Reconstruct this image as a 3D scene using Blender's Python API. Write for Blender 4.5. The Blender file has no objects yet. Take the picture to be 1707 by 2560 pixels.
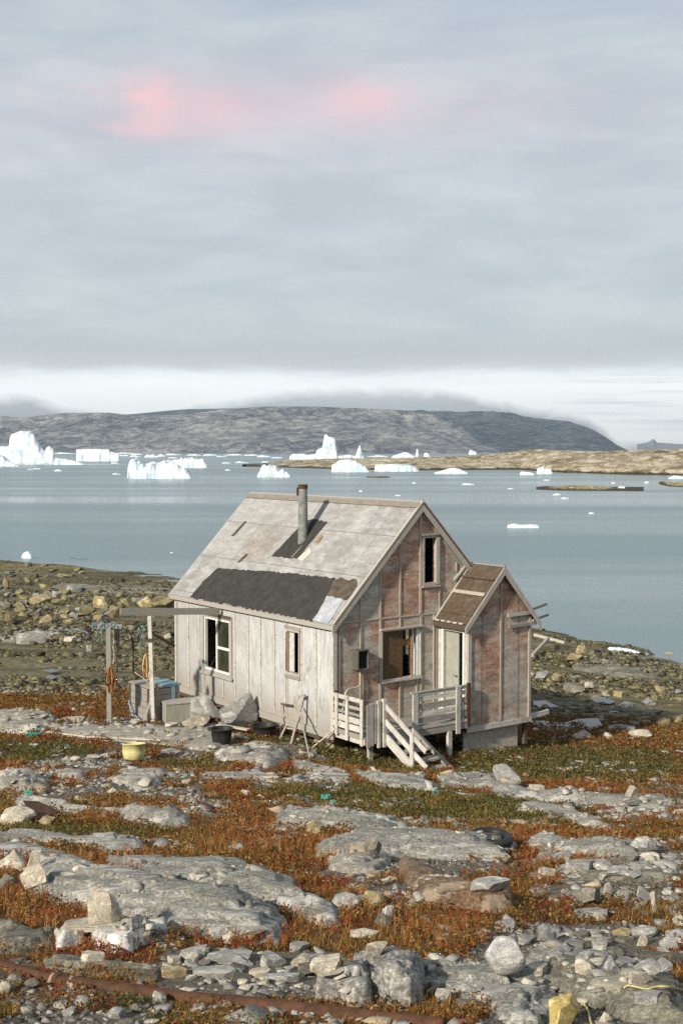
import bpy, bmesh, math, random
import numpy as np
from mathutils import Vector, Matrix, Euler
R = math.radians
random.seed(7); rng = np.random.default_rng(7)
sc = bpy.context.scene
COL = sc.collection

# ------------------------------------------------------------------ camera
F, H, YH = 3150.0, 6.15, 1120.0
PH = math.atan((1280 - YH) / F)
cam_d = bpy.data.cameras.new('camera'); cam = bpy.data.objects.new('camera', cam_d); COL.objects.link(cam)
cam_d.sensor_fit = 'VERTICAL'; cam_d.sensor_height = 36; cam_d.lens = 36 * F / 2560
cam_d.clip_start = .1; cam_d.clip_end = 20000
cam.location = (0, 0, H); cam.rotation_euler = (math.pi / 2 - PH, 0, 0)
sc.camera = cam
# zoom frames used while measuring the photograph: origin and scale
ZF = {'s': (0, 0, 1), 'D': (0, 0, 1.08865), 'a': (0, 900, .5485), 'b': (850, 900, .5466), '3': (400, 1180, .3189), '4': (800, 1200, .3827),
      '5': (780, 1580, .3827), '6': (220, 1500, .3827), '7': (0, 1360, .287), '8': (1280, 1520, .2723), 'p1': (0, 1780, .3827),
      'p2': (550, 1850, .3827), 'p3': (1100, 1850, .3871), 'p4': (0, 2120, .3827), 'p5': (550, 2160, .3827), 'p6': (1100, 2160, .3871)}
def PX(k, *pts):
    ox, oy, s = ZF[k]
    return [(ox + x * s, oy + y * s) for x, y in pts]
def ray(x, y):
    a = (x - 853.5) / F; b = (1280 - y) / F
    r = np.array([a, math.cos(PH) + b * math.sin(PH), -math.sin(PH) + b * math.cos(PH)])
    return r / r[1]
def at(x, y, Y):
    r = ray(x, y); return Vector((r[0] * Y, Y, H + r[2] * Y))

# ------------------------------------------------------------------ numpy noise
def _h(ix, iy, s):
    n = (ix.astype(np.int64) * 374761393 + iy.astype(np.int64) * 668265263 + s * 982451653) & 0x7fffffff
    n = ((n ^ (n >> 13)) * 1274126177) & 0x7fffffff
    n = ((n ^ (n >> 11)) * 1911520717) & 0x7fffffff
    return ((n ^ (n >> 15)) & 0xffff) / 65535.0
def vn(x, y, s=0):
    x = np.asarray(x, float); y = np.asarray(y, float)
    ix = np.floor(x); iy = np.floor(y); fx = x - ix; fy = y - iy
    fx = fx * fx * (3 - 2 * fx); fy = fy * fy * (3 - 2 * fy)
    a = _h(ix, iy, s); b = _h(ix + 1, iy, s); c = _h(ix, iy + 1, s); d = _h(ix + 1, iy + 1, s)
    return (a * (1 - fx) + b * fx) * (1 - fy) + (c * (1 - fx) + d * fx) * fy
def fbm(x, y, o=4, s=0, g=.5):
    t = 0; a = 1; n = 0
    for k in range(o):
        t = t + a * (vn(x, y, s + 17 * k) * 2 - 1); n += a; a *= g; x = x * 2.03 + 5.1; y = y * 2.03 + 1.7
    return t / n
def cells(x, y, s=0):
    """fracture pattern: (random value of the cell, gap to the next cell, offset to its centre)"""
    x = np.asarray(x, float); y = np.asarray(y, float); ix = np.floor(x); iy = np.floor(y)
    d1 = np.full(x.shape, 9.); d2 = np.full(x.shape, 9.); cid = np.zeros(x.shape); ox = np.zeros(x.shape); oy = np.zeros(x.shape)
    for i in (-1, 0, 1):
        for j in (-1, 0, 1):
            cx, cy = ix + i, iy + j; px = cx + _h(cx, cy, s); py = cy + _h(cx, cy, s + 5); d = np.abs(x - px) * .8 + np.abs(y - py) * .8; d = .5 * d + .5 * np.hypot(x - px, y - py)
            m = d < d1; d2 = np.where(m, d1, np.minimum(d2, d)); cid = np.where(m, _h(cx, cy, s + 9), cid); ox = np.where(m, x - px, ox); oy = np.where(m, y - py, oy); d1 = np.where(m, d, d1)
    return cid, d2 - d1, ox, oy
def sst(a, b, x):
    t = np.clip((x - a) / (b - a), 0, 1); return t * t * (3 - 2 * t)

# ------------------------------------------------------------------ terrain
ZW = -4.0
YL = [0, 4, 7.5, 12, 18, 22, 26, 30, 35]
LZ = [4.45, 3.5, 2.7, 1.93, .95, .28, -.29, -.35, -.66]
RZ = [4.45, 3.5, 2.7, 1.93, .80, .03, -.68, -1.06, -1.48]
UR = [-2, -.4, -.2, -.13, 0, .1, .158, .27, .45, 2]
US = [110, 107, 100, 97, 88, 78, 69.5, 60, 53, 46]
def T(X, Y):
    X = np.asarray(X, float); Y = np.asarray(Y, float)
    u = X / np.maximum(Y, 1)
    w = sst(-.10, .20, u)
    zn = np.interp(Y, YL, LZ) * (1 - w) + np.interp(Y, YL, RZ) * w
    z35 = LZ[-1] * (1 - w) + RZ[-1] * w
    Ys = np.interp(u, UR, US) + 1.2 * fbm(X / 9, Y / 9, 3, 5)
    t = (Y - 35) / (Ys - 35)
    g = np.where(t < 1, t ** .80, 1 + (t - 1) * 1.1)
    zf = z35 + (ZW - z35) * g
    zf = np.maximum(zf, -12)
    z = np.where(Y < 35, zn, zf)
    near = 1 - sst(30, 42, Y)
    z = z + near * (.07 * fbm(X / 2.2, Y / 2.2, 3, 1) + .012 * fbm(X / .25, Y / .25, 3, 2))
    bt = sst(34, 50, Y)
    led = fbm(X / 9, Y / 3.0, 4, 3)
    z = z + bt * (.34 * led + .13 * fbm(X / 1.6, Y / 1.1, 4, 4))
    # low point of land reaching into the bay on the left
    ax, ay, bx, by = -46., 112., -17.2, 101.5
    tt = np.clip(((X - ax) * (bx - ax) + (Y - ay) * (by - ay)) / ((bx - ax) ** 2 + (by - ay) ** 2), 0, 1)
    dd = np.hypot(X - ax - tt * (bx - ax), Y - ay - tt * (by - ay))
    ridge = ZW + 1.35 * (1 - tt) ** .55 - .1 + .16 * fbm(X / 2.5, Y / 2, 4, 6)
    wid = 1.5 + 4.5 * (1 - tt)
    hz = ridge - (dd / wid) ** 2 * .8
    z = np.where(Y > 85, np.maximum(z, hz), z)
    return z
_YS = np.concatenate([np.arange(4, 40, .08), np.arange(40, 140, .3)])
def hit(x, y, dz=0, fn=None):
    r = ray(x, y); fn = fn or T
    d = H + r[2] * _YS - (fn(r[0] * _YS, _YS) + dz)
    k = int(np.argmax(d < 0))
    if not (d < 0).any(): k = len(_YS) - 1
    if k == 0: Y = _YS[0]
    else:
        a, b = d[k - 1], d[k]; Y = _YS[k - 1] + (_YS[k] - _YS[k - 1]) * (a / (a - b) if a != b else 0)
    return Vector((r[0] * Y, Y, H + r[2] * Y))
SLABS = []
def S(X, Y):
    X = np.asarray(X, float); Y = np.asarray(Y, float)
    z = T(X, Y)
    for f, bb in SLABS:
        m = (X > bb[0]) & (X < bb[1]) & (Y > bb[2]) & (Y < bb[3])
        if m.any():
            if z.ndim == 0: z = np.maximum(z, f(X, Y)[0])
            else: z[m] = np.maximum(z[m], f(X[m], Y[m])[0])
    return z

# ------------------------------------------------------------------ node helpers
class NT:
    def __init__(s, name):
        s.m = bpy.data.materials.new(name); s.m.use_nodes = True; s.t = s.m.node_tree; s.t.nodes.clear()
        s.out = s.t.nodes.new('ShaderNodeOutputMaterial'); s.b = s.t.nodes.new('ShaderNodeBsdfPrincipled')
        s.t.links.new(s.b.outputs[0], s.out.inputs[0])
        s.b.inputs['Specular IOR Level'].default_value = .25
    def put(s, sock, v):
        if isinstance(v, bpy.types.NodeSocket): s.t.links.new(v, sock)
        elif v is not None:
            if sock.type == 'RGBA' and len(v) == 3: v = (*v, 1)
            sock.default_value = v
    def n(s, ty, **k):
        x = s.t.nodes.new(ty)
        for a, v in k.items(): setattr(x, a, v)
        return x
    def coord(s, w='Object'): return s.n('ShaderNodeTexCoord').outputs[w]
    def pos(s): return s.n('ShaderNodeNewGeometry').outputs['Position']
    def map(s, v, scale=(1, 1, 1), loc=(0, 0, 0), rot=(0, 0, 0)):
        x = s.n('ShaderNodeMapping'); s.put(x.inputs[0], v); x.inputs['Scale'].default_value = scale
        s.put(x.inputs['Location'], loc); x.inputs['Rotation'].default_value = rot; return x.outputs[0]
    def noise(s, v, sc=5, d=4, r=.55, dist=0, o='Fac'):
        x = s.n('ShaderNodeTexNoise'); s.put(x.inputs['Vector'], v); s.put(x.inputs['Scale'], sc)
        x.inputs['Detail'].default_value = d; x.inputs['Roughness'].default_value = r; x.inputs['Distortion'].default_value = dist
        return x.outputs[o]
    def vor(s, v, sc=5, feat='F1', o='Distance'):
        x = s.n('ShaderNodeTexVoronoi', feature=feat); s.put(x.inputs['Vector'], v); x.inputs['Scale'].default_value = sc; return x.outputs[o]
    def ramp(s, f, st, interp='LINEAR'):
        x = s.n('ShaderNodeValToRGB'); s.put(x.inputs[0], f); e = x.color_ramp.elements; x.color_ramp.interpolation = interp
        while len(e) < len(st): e.new(.5)
        for q, (p, c) in zip(e, st):
            q.position = p; q.color = (c, c, c, 1) if isinstance(c, (int, float)) else (*c, 1)
        return x.outputs[0]
    def mix(s, f, a, b, mode='MIX'):
        x = s.n('ShaderNodeMix', data_type='RGBA', blend_type=mode); s.put(x.inputs[0], f); s.put(x.inputs[6], a); s.put(x.inputs[7], b); return x.outputs[2]
    def math(s, op, a, b=0., c=0.):
        x = s.n('ShaderNodeMath', operation=op); s.put(x.inputs[0], a); s.put(x.inputs[1], b); s.put(x.inputs[2], c); return x.outputs[0]
    def sep(s, v):
        x = s.n('ShaderNodeSeparateXYZ'); s.put(x.inputs[0], v); return x.outputs
    def attr(s, nm, o='Color'):
        x = s.n('ShaderNodeAttribute'); x.attribute_name = nm; return x.outputs[o]
    def rnd(s): return s.n('ShaderNodeObjectInfo').outputs['Random']
    def bump(s, h, st=.4, d=.02, prev=None):
        x = s.n('ShaderNodeBump'); x.inputs['Strength'].default_value = st; x.inputs['Distance'].default_value = d
        s.put(x.inputs['Height'], h)
        if prev is not None: s.put(x.inputs['Normal'], prev)
        s.t.links.new(x.outputs[0], s.b.inputs['Normal']); return x.outputs[0]
    def fin(s, col, rough=.85):
        s.put(s.b.inputs['Base Color'], col); s.put(s.b.inputs['Roughness'], rough); return s.m
def hsv_var(g, col, amt_v=.3, fac=None):
    f = fac if fac is not None else g.rnd()
    v = g.math('MULTIPLY_ADD', f, amt_v, 1 - amt_v / 2)
    x = g.n('ShaderNodeHueSaturation'); g.put(x.inputs['Value'], v); g.put(x.inputs['Color'], col); return x.outputs[0]

# ------------------------------------------------------------------ materials
def m_rock(name, cols, world=True, scale=1., fol=(1, 1, 1), rot=(0, 0, 0), lichen=(.17, .18, .10), dark=(.05, .05, .045), bump=.5, dk=.55, li=.55):
    g = NT(name); p = g.pos() if world else g.coord('Object')
    if not world:
        off = g.math('MULTIPLY', g.rnd(), 37.0)
        cx = g.n('ShaderNodeCombineXYZ'); g.put(cx.inputs[0], off); g.put(cx.inputs[1], off)
        p = g.map(p, loc=cx.outputs[0])
    pf = g.map(p, fol, rot=rot)
    big = g.noise(pf, .9 * scale, 6, .66, .6)
    c = g.ramp(big, [(.38, cols[0]), (.5, cols[1]), (.60, cols[2])])
    band = g.noise(g.map(p, (fol[0] * .9, fol[1] * 8, fol[2] * 8), rot=rot), 1.3 * scale, 4, .6, .6)
    c = g.mix(g.math('MULTIPLY', g.ramp(band, [(.46, 0.), (.58, 1.)]), .75), c, tuple(x * .48 for x in cols[1]))
    ln = g.noise(g.map(p, (fol[0] * .55, fol[1] * 3.2, fol[2] * 3.2), rot=rot), 1.7 * scale, 5, .6, 1.2)
    crk = g.math('LESS_THAN', g.math('ABSOLUTE', g.math('SUBTRACT', ln, .5)), .0075); crk2 = g.math('LESS_THAN', g.math('ABSOLUTE', g.math('SUBTRACT', g.noise(p, .9 * scale, 3, .5, .8), .47)), .0035)
    crk = g.math('MAXIMUM', crk, crk2); c = g.mix(g.math('MULTIPLY', crk, .7), c, tuple(x * .28 for x in cols[0]))
    lm = g.ramp(g.noise(p, 2.6 * scale, 6, .65), [(li, 0.), (li + .12, 1.)])
    c = g.mix(g.math('MULTIPLY', lm, .5), c, lichen)
    sp = g.noise(p, 38 * scale, 3, .6)
    c = g.mix(.38, c, g.ramp(sp, [(.34, tuple(x * .45 for x in cols[0])), (.5, cols[1]), (.66, tuple(min(.8, x * 1.5) for x in cols[2]))]), 'MIX')
    dm = g.ramp(g.noise(p, 7 * scale, 6, .7, .3), [(dk, 0.), (dk + .09, 1.)])
    c = g.mix(g.math('MULTIPLY', dm, .55), c, dark)
    pt = g.ramp(g.noise(g.map(p, (fol[0], fol[1] * 1.6, fol[2] * 1.6), rot=rot), 1.9 * scale, 8, .72, .3), [(.535, 0.), (.56, 1.)]); c = g.mix(g.math('MULTIPLY', pt, .42), c, tuple(x * .36 for x in cols[1]))
    pl = g.ramp(g.noise(g.map(p, fol, loc=(7, 3, 1), rot=rot), 1.3 * scale, 7, .68, .3), [(.55, 0.), (.59, 1.)]); c = g.mix(g.math('MULTIPLY', pl, .6), c, tuple(min(.85, x * 1.35) for x in cols[2]))
    vein = g.math('LESS_THAN', g.math('ABSOLUTE', g.math('SUBTRACT', g.noise(g.map(p, fol, loc=(3, 9, 4), rot=rot), .7 * scale, 4, .5, .5), .5)), .0022); c = g.mix(g.math('MULTIPLY', vein, .35), c, (.58, .55, .48))
    if not world: c = hsv_var(g, c, .45)
    b = g.bump(g.noise(p, 26 * scale, 5, .65), bump * .7, .006 / scale)
    g.bump(g.noise(g.map(p, (fol[0] * 2, fol[1] * 7, fol[2] * 12), rot=rot), 3.2 * scale, 6, .6, .5), bump * .9, .035 / scale, b)
    return g.fin(c, .9)
GREYS = [(.22, .225, .21), (.33, .335, .32), (.44, .44, .42)]
M = {}
M['bedrock'] = m_rock('bedrock', [(.15, .145, .12), (.25, .243, .213), (.38, .37, .335)], fol=(1, 2.2, 2.2), rot=(0, 0, R(-18)), dk=.6)
M['bedrock_pale'] = m_rock('bedrock_pale', [(.20, .185, .155), (.30, .28, .24), (.43, .40, .345)], fol=(1, 2.2, 2.2), rot=(0, 0, R(12)), lichen=(.34, .28, .20), dk=.62)
M['bedrock_olive'] = m_rock('bedrock_olive', [(.11, .105, .08), (.165, .155, .12), (.24, .225, .175)], fol=(1, 2.2, 2.2), rot=(0, 0, R(-25)), lichen=(.20, .17, .06))
M['stone_grey'] = m_rock('stone_grey', [(.16, .157, .143), (.27, .264, .242), (.40, .39, .36)], False, 2.2, dk=.62)
M['stone_pale'] = m_rock('stone_pale', [(.29, .25, .185), (.43, .38, .295), (.57, .52, .42)], False, 2.2, lichen=(.45, .33, .18), dk=.64)
M['stone_tan'] = m_rock('stone_tan', [(.20, .155, .075), (.30, .24, .13), (.42, .35, .21)], False, 1.6, lichen=(.26, .23, .07), dk=.58)
M['stone_olive'] = m_rock('stone_olive', [(.105, .09, .042), (.18, .155, .08), (.27, .24, .13)], False, 1.2, lichen=(.22, .20, .05), dk=.56)
M['stone_dark'] = m_rock('stone_dark', [(.10, .095, .075), (.15, .14, .11), (.22, .20, .16)], False, 1.6, lichen=(.18, .16, .07))
M['stone_rust'] = m_rock('stone_rust', [(.16, .085, .035), (.24, .15, .08), (.34, .26, .17)], False, .8, lichen=(.22, .10, .04))
M['stone_quartz'] = m_rock('stone_quartz', [(.27, .27, .26), (.42, .41, .39), (.66, .64, .58)], False, .9, lichen=(.70, .64, .52), dk=.66, li=.5)
M['quartz_rock'] = m_rock('quartz_rock', [(.13, .13, .12), (.215, .21, .195), (.50, .475, .41)], True, .9, lichen=(.62, .56, .46), dk=.68, li=.52)
M['rust_rock'] = m_rock('rust_rock', [(.10, .05, .025), (.17, .11, .065), (.25, .20, .145)], True, .9, lichen=(.18, .08, .03), fol=(1, 3, 3), rot=(0, 0, R(20)))
M['white_rock'] = m_rock('white_rock', [(.40, .37, .31), (.52, .49, .43), (.62, .60, .55)], True, 1.6, lichen=(.45, .38, .28), dk=.66)
M['stone_yellow'] = m_rock('stone_yellow', [(.35, .25, .07), (.46, .35, .12), (.5, .42, .22)], False, 1.6, lichen=(.48, .36, .08))

def m_ground():
    g = NT('heath_ground'); p = g.pos()
    veg = g.attr('cover'); s = g.sep(veg); vg, gr, be = s[0], s[1], s[2]
    n1 = g.noise(p, 2.2, 6, .65); n2 = g.noise(p, 14, 5, .7); n3 = g.noise(p, 60, 3, .6)
    heath = g.ramp(n2, [(.3, (.035, .022, .010)), (.47, (.12, .045, .014)), (.58, (.16, .075, .022)), (.72, (.20, .13, .045))])
    green = g.ramp(n2, [(.3, (.018, .022, .007)), (.5, (.055, .062, .016)), (.7, (.12, .10, .03))])
    grm = g.math('ADD', gr, g.math('MULTIPLY_ADD', n1, 1.4, -.75))
    c = g.mix(g.ramp(grm, [(.35, 0.), (.75, 1.)]), heath, green)
    grit = g.ramp(n3, [(.3, (.04, .032, .022)), (.5, (.125, .105, .078)), (.7, (.28, .255, .21))])
    vm = g.math('ADD', vg, g.math('MULTIPLY_ADD', n2, .8, -.4))
    c = g.mix(g.ramp(vm, [(.42, 0.), (.58, 1.)]), grit, c)
    b2 = g.noise(g.map(p, (.35, 1.1, 1)), .55, 6, .65, .8)
    beach = g.ramp(b2, [(.30, (.035, .030, .014)), (.44, (.095, .08, .036)), (.55, (.155, .14, .078)), (.68, (.21, .20, .135))])
    beach = g.mix(g.math('MULTIPLY', g.ramp(g.noise(p, 2.1, 5, .7), [(.5, 0.), (.62, 1.)]), .6), beach, (.22, .175, .06))
    beach = g.mix(g.math('MULTIPLY', g.ramp(g.noise(p, 5, 5, .75), [(.42, 1.), (.5, 0.)]), .7), beach, (.03, .026, .014))
    z = g.sep(p)[2]
    wet = g.ramp(g.math('ADD', z, g.math('MULTIPLY_ADD', b2, 1.2, 4.0)), [(.55, 1.), (1., 0.)])
    beach = g.mix(g.math('MULTIPLY', wet, .75), beach, (.05, .042, .018))
    c = g.mix(be, c, beach)
    b = g.bump(n3, .6, .02); g.bump(g.noise(p, 3.2, 7, .7), .8, .12, b)
    return g.fin(c, g.mix(be, (.95,) * 3, (.8,) * 3))
M['ground'] = m_ground()
def m_veg(name):
    g = NT(name); g.put(g.b.inputs['Subsurface Weight'], 0.); c = g.attr('col')
    m = g.fin(c, .8)
    tr = g.n('ShaderNodeBsdfTranslucent'); g.put(tr.inputs[0], c); mx = g.n('ShaderNodeMixShader'); mx.inputs[0].default_value = .3
    g.t.links.new(g.b.outputs[0], mx.inputs[1]); g.t.links.new(tr.outputs[0], mx.inputs[2]); g.t.links.new(mx.outputs[0], g.out.inputs[0])
    return m
M['veg'] = m_veg('heath_leaves')
def m_gravel(name):
    g = NT(name); c = g.attr('col'); p = g.pos()
    c = g.mix(.5, c, g.ramp(g.noise(p, 30, 4, .7), [(.35, .3), (.65, 1.)]), 'MULTIPLY')
    g.bump(g.noise(p, 40, 4, .7), .5, .01); return g.fin(c, .9)
M['gravel'] = m_gravel('gravel_chips')
def m_water():
    g = NT('sea_water'); p = g.pos()
    pt = g.map(p, (.25, 1, 1))
    big = g.noise(g.map(p, (.0016, .011, 1)), 1, 5, .55, .4)
    calm = g.ramp(big, [(.46, 0.), (.6, 1.)])
    cx = g.ramp(calm, [(0., (.112, .172, .182)), (1., (.165, .225, .238))])
    g.put(g.b.inputs['IOR'], 1.33); g.put(g.b.inputs['Specular IOR Level'], .5)
    rr = g.ramp(calm, [(0., .28), (1., .14)])
    w1 = g.noise(g.map(p, (.5, 1.1, 1)), 1.6, 4, .65); w2 = g.noise(g.map(p, (.10, .22, 1)), 1., 5, .6)
    b = g.bump(w1, .6, .12); g.bump(w2, .6, .40, b)
    return g.fin(cx, rr)
M['water'] = m_water()
def m_ice():
    g = NT('glacier_ice'); p = g.pos()
    n = g.noise(p, .16, 7, .68)
    c = g.ramp(n, [(.38, (.40, .54, .63)), (.48, (.62, .68, .72)), (.60, (.76, .765, .755))])
    z = g.sep(p)[2]
    c = g.mix(g.ramp(g.math('ADD', z, g.math('MULTIPLY', n, -1.2)), [(-.0, 0.), (.01, 0.), (1., 0.)]), c, c)
    foot = g.math('MULTIPLY', g.ramp(g.math('MULTIPLY_ADD', z, .35, 1.45), [(.0, 1.), (.55, 0.)]), .6)
    c = g.mix(foot, c, (.50, .72, .76))
    g.bump(g.noise(p, .7, 5, .6), .5, .6); g.put(g.b.inputs['Specular IOR Level'], .4)
    return g.fin(c, .55)
M['ice'] = m_ice()
def m_hill(name, c0, c1, c2, sc=.004, rough=.9, bd=14):
    g = NT(name); p = g.pos()
    a = g.noise(g.map(p, (1, .6, 2.2), rot=(0, R(12), 0)), sc, 8, .68, .8)
    c = g.ramp(a, [(.40, c0), (.5, c1), (.59, c2)])
    b = g.noise(g.map(p, (1, .5, 3)), sc * 7, 8, .74, .9)
    c = g.mix(.7, c, g.ramp(b, [(.41, c0), (.5, c1), (.58, c2)]))
    c = g.mix(g.math('MULTIPLY', g.ramp(g.noise(p, sc * 30, 4, .7), [(.5, 0.), (.62, 1.)]), .35), c, tuple(x * .4 for x in c0))
    if name.startswith(('island', 'skerry')): kz = .35 if name[0] == 'i' else 1.1; c = g.mix(g.ramp(g.math('MULTIPLY_ADD', g.sep(p)[2], kz, g.math('MULTIPLY_ADD', b, .8, kz * 4 - .4)), [(.18, 1.), (.42, 0.)]), c, (.05, .04, .018))
    g.bump(b, .9, bd); return g.fin(c, rough)
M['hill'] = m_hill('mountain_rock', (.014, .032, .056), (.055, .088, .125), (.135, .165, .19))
M['hill_brown'] = m_hill('mountain_foothill_rock', (.045, .068, .092), (.16, .182, .20), (.38, .38, .365))
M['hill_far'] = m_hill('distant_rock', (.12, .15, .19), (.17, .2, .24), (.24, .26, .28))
M['isle'] = m_hill('island_rock', (.10, .08, .04), (.38, .31, .195), (.70, .62, .48), .02, .9, 2.5)
M['skerry'] = m_hill('skerry_rock', (.13, .10, .04), (.33, .27, .14), (.56, .48, .31), .12, .9, .5)

# timber and house materials (object coordinates are the house's own metres)
def m_wood(name, cols, grain=(1, 1, 14), sc=3., stain=(.10, .075, .05), sf=.6, flake=None, ff=.6, rough=.85, var=0.):
    g = NT(name); p = g.coord('Object')
    gr = g.noise(g.map(p, grain), sc, 6, .65, .2)
    c = g.ramp(gr, [(.3, cols[0]), (.5, cols[1]), (.7, cols[2])])
    st = g.ramp(g.noise(p, 2.3, 6, .7, .4), [(sf, 0.), (sf + .14, 1.)])
    c = g.mix(g.math('MULTIPLY', st, .7), c, stain)
    fine = g.noise(g.map(p, tuple(x * 2 for x in grain)), sc * 5, 4, .7)
    c = g.mix(.45, c, g.ramp(fine, [(.35, tuple(x * .55 for x in cols[0])), (.6, cols[2])]))
    if flake:
        fm = g.ramp(g.noise(p, 15, 5, .75), [(ff, 0.), (ff + .05, 1.)])
        c = g.mix(fm, c, flake)
    if var: c = hsv_var(g, c, var)
    g.bump(fine, .4, .006); return g.fin(c, rough)
M['trim_grey'] = m_wood('grey_weathered_trim', [(.24, .215, .18), (.38, .35, .30), (.52, .49, .44)], (12, 12, 1.), stain=(.12, .085, .05), sf=.56, var=.3)
M['trim_tan'] = m_wood('tan_batten', [(.26, .22, .17), (.40, .345, .28), (.54, .485, .41)], (12, 12, 1.), stain=(.11, .08, .05), var=.2)
M['white_board'] = m_wood('flaking_white_boards', [(.34, .32, .275), (.50, .475, .42), (.66, .64, .59)], (3, 3, 3), stain=(.15, .12, .085), sf=.52, flake=(.17, .14, .10), ff=.61, var=.2)
M['grey_board'] = m_wood('bare_grey_boards', [(.17, .155, .13), (.29, .27, .235), (.44, .42, .38)], (2, 14, 14), stain=(.10, .075, .05), var=.35)
M['dark_wood'] = m_wood('dark_brown_timber', [(.035, .025, .016), (.075, .055, .038), (.14, .105, .075)], (2, 14, 14))
M['white_paint'] = m_wood('white_window_paint', [(.62, .60, .54), (.74, .73, .69), (.80, .79, .76)], (4, 4, 4), stain=(.36, .28, .19), sf=.62)
M['door_paint'] = m_wood('pale_green_door', [(.22, .22, .18), (.31, .31, .26), (.40, .40, .35)], (4, 4, 1.5), stain=(.18, .16, .11), sf=.58)
M['brown_board'] = m_wood('rusty_brown_board', [(.045, .028, .014), (.10, .062, .032), (.17, .11, .06)], (3, 3, 5), stain=(.20, .12, .04), sf=.55)
M['brown_orange'] = m_wood('brown_orange_timber', [(.16, .08, .03), (.26, .14, .055), (.36, .22, .10)], (3, 3, 5))
M['ridge_wood'] = m_wood('brown_grey_ridge_board', [(.12, .105, .08), (.20, .175, .14), (.31, .28, .23)], (12, 1.2, 12))
M['orange_wood'] = m_wood('orange_timber', [(.30, .13, .03), (.45, .22, .06), (.55, .32, .12)], (3, 3, 5))
def panel_mask(g, co, period, off, w=.006):
    t = g.math('FRACT', g.math('MULTIPLY_ADD', co, 1 / period, off))
    return g.math('LESS_THAN', g.math('ABSOLUTE', g.math('SUBTRACT', t, .5)), w / period)
def m_side():
    g = NT('side_wall_panels'); p = g.coord('Object'); s = g.sep(p)
    pan = g.math('FLOOR', g.math('MULTIPLY_ADD', s[1], 1 / .6, 20.)); wn = g.n('ShaderNodeTexWhiteNoise', noise_dimensions='1D'); g.put(wn.inputs['W'], pan)
    streak = g.noise(g.map(p, (3, 3, .55)), 2.6, 6, .65, .3)
    c = g.ramp(streak, [(.3, (.22, .235, .245)), (.46, (.43, .45, .455)), (.7, (.60, .615, .61))])
    c = g.mix(g.math('MULTIPLY_ADD', wn.outputs[0], .4, 0.), c, (.44, .45, .45))
    lf = g.ramp(s[1], [(.0, 0.), (1., 1.)])
    grey = g.ramp(g.math('MULTIPLY_ADD', s[1], .09, g.math('MULTIPLY', g.noise(p, 1.7, 5, .65), 1.1)), [(.72, 0.), (1.0, 1.)])
    c = g.mix(g.math('MULTIPLY', grey, .6), c, (.34, .34, .33))
    fl = g.noise(g.map(p, (6, 6, 22)), 3.2, 4, .75)
    c = g.mix(g.ramp(fl, [(.52, 0.), (.60, .65)]), c, (.24, .205, .165))
    ch = g.noise(g.map(p, (3, 3, 30)), 5.5, 3, .7); c = g.mix(g.ramp(ch, [(.60, 0.), (.66, .6)]), c, (.13, .10, .075))
    bt = g.math('FRACT', g.math('MULTIPLY_ADD', s[1], 1 / .566, .352)); seam = g.ramp(g.math('MULTIPLY_ADD', g.noise(g.map(p, (1, 1, 2)), 6, 4, .7), .10, g.math('ABSOLUTE', g.math('SUBTRACT', bt, .5))), [(.075, .8), (.12, 0.)])
    c = g.mix(seam, c, (.27, .22, .165))
    low = g.math('MULTIPLY_ADD', s[2], -.45, g.math('MULTIPLY', streak, 1.15))
    c = g.mix(g.ramp(low, [(.26, 0.), (.60, .7)]), c, (.24, .20, .155))
    bl = g.ramp(g.noise(g.map(p, (1, 1, .35)), 3.4, 5, .7, .5), [(.58, 0.), (.70, .7)])
    c = g.mix(bl, c, (.22, .195, .16))
    c = g.mix(g.ramp(g.noise(p, 5.5, 3, .5), [(.715, 0.), (.745, .8)]), c, (.30, .10, .03))
    g.bump(fl, .4, .006); return g.fin(c, .8)
M['side'] = m_side()
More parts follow.
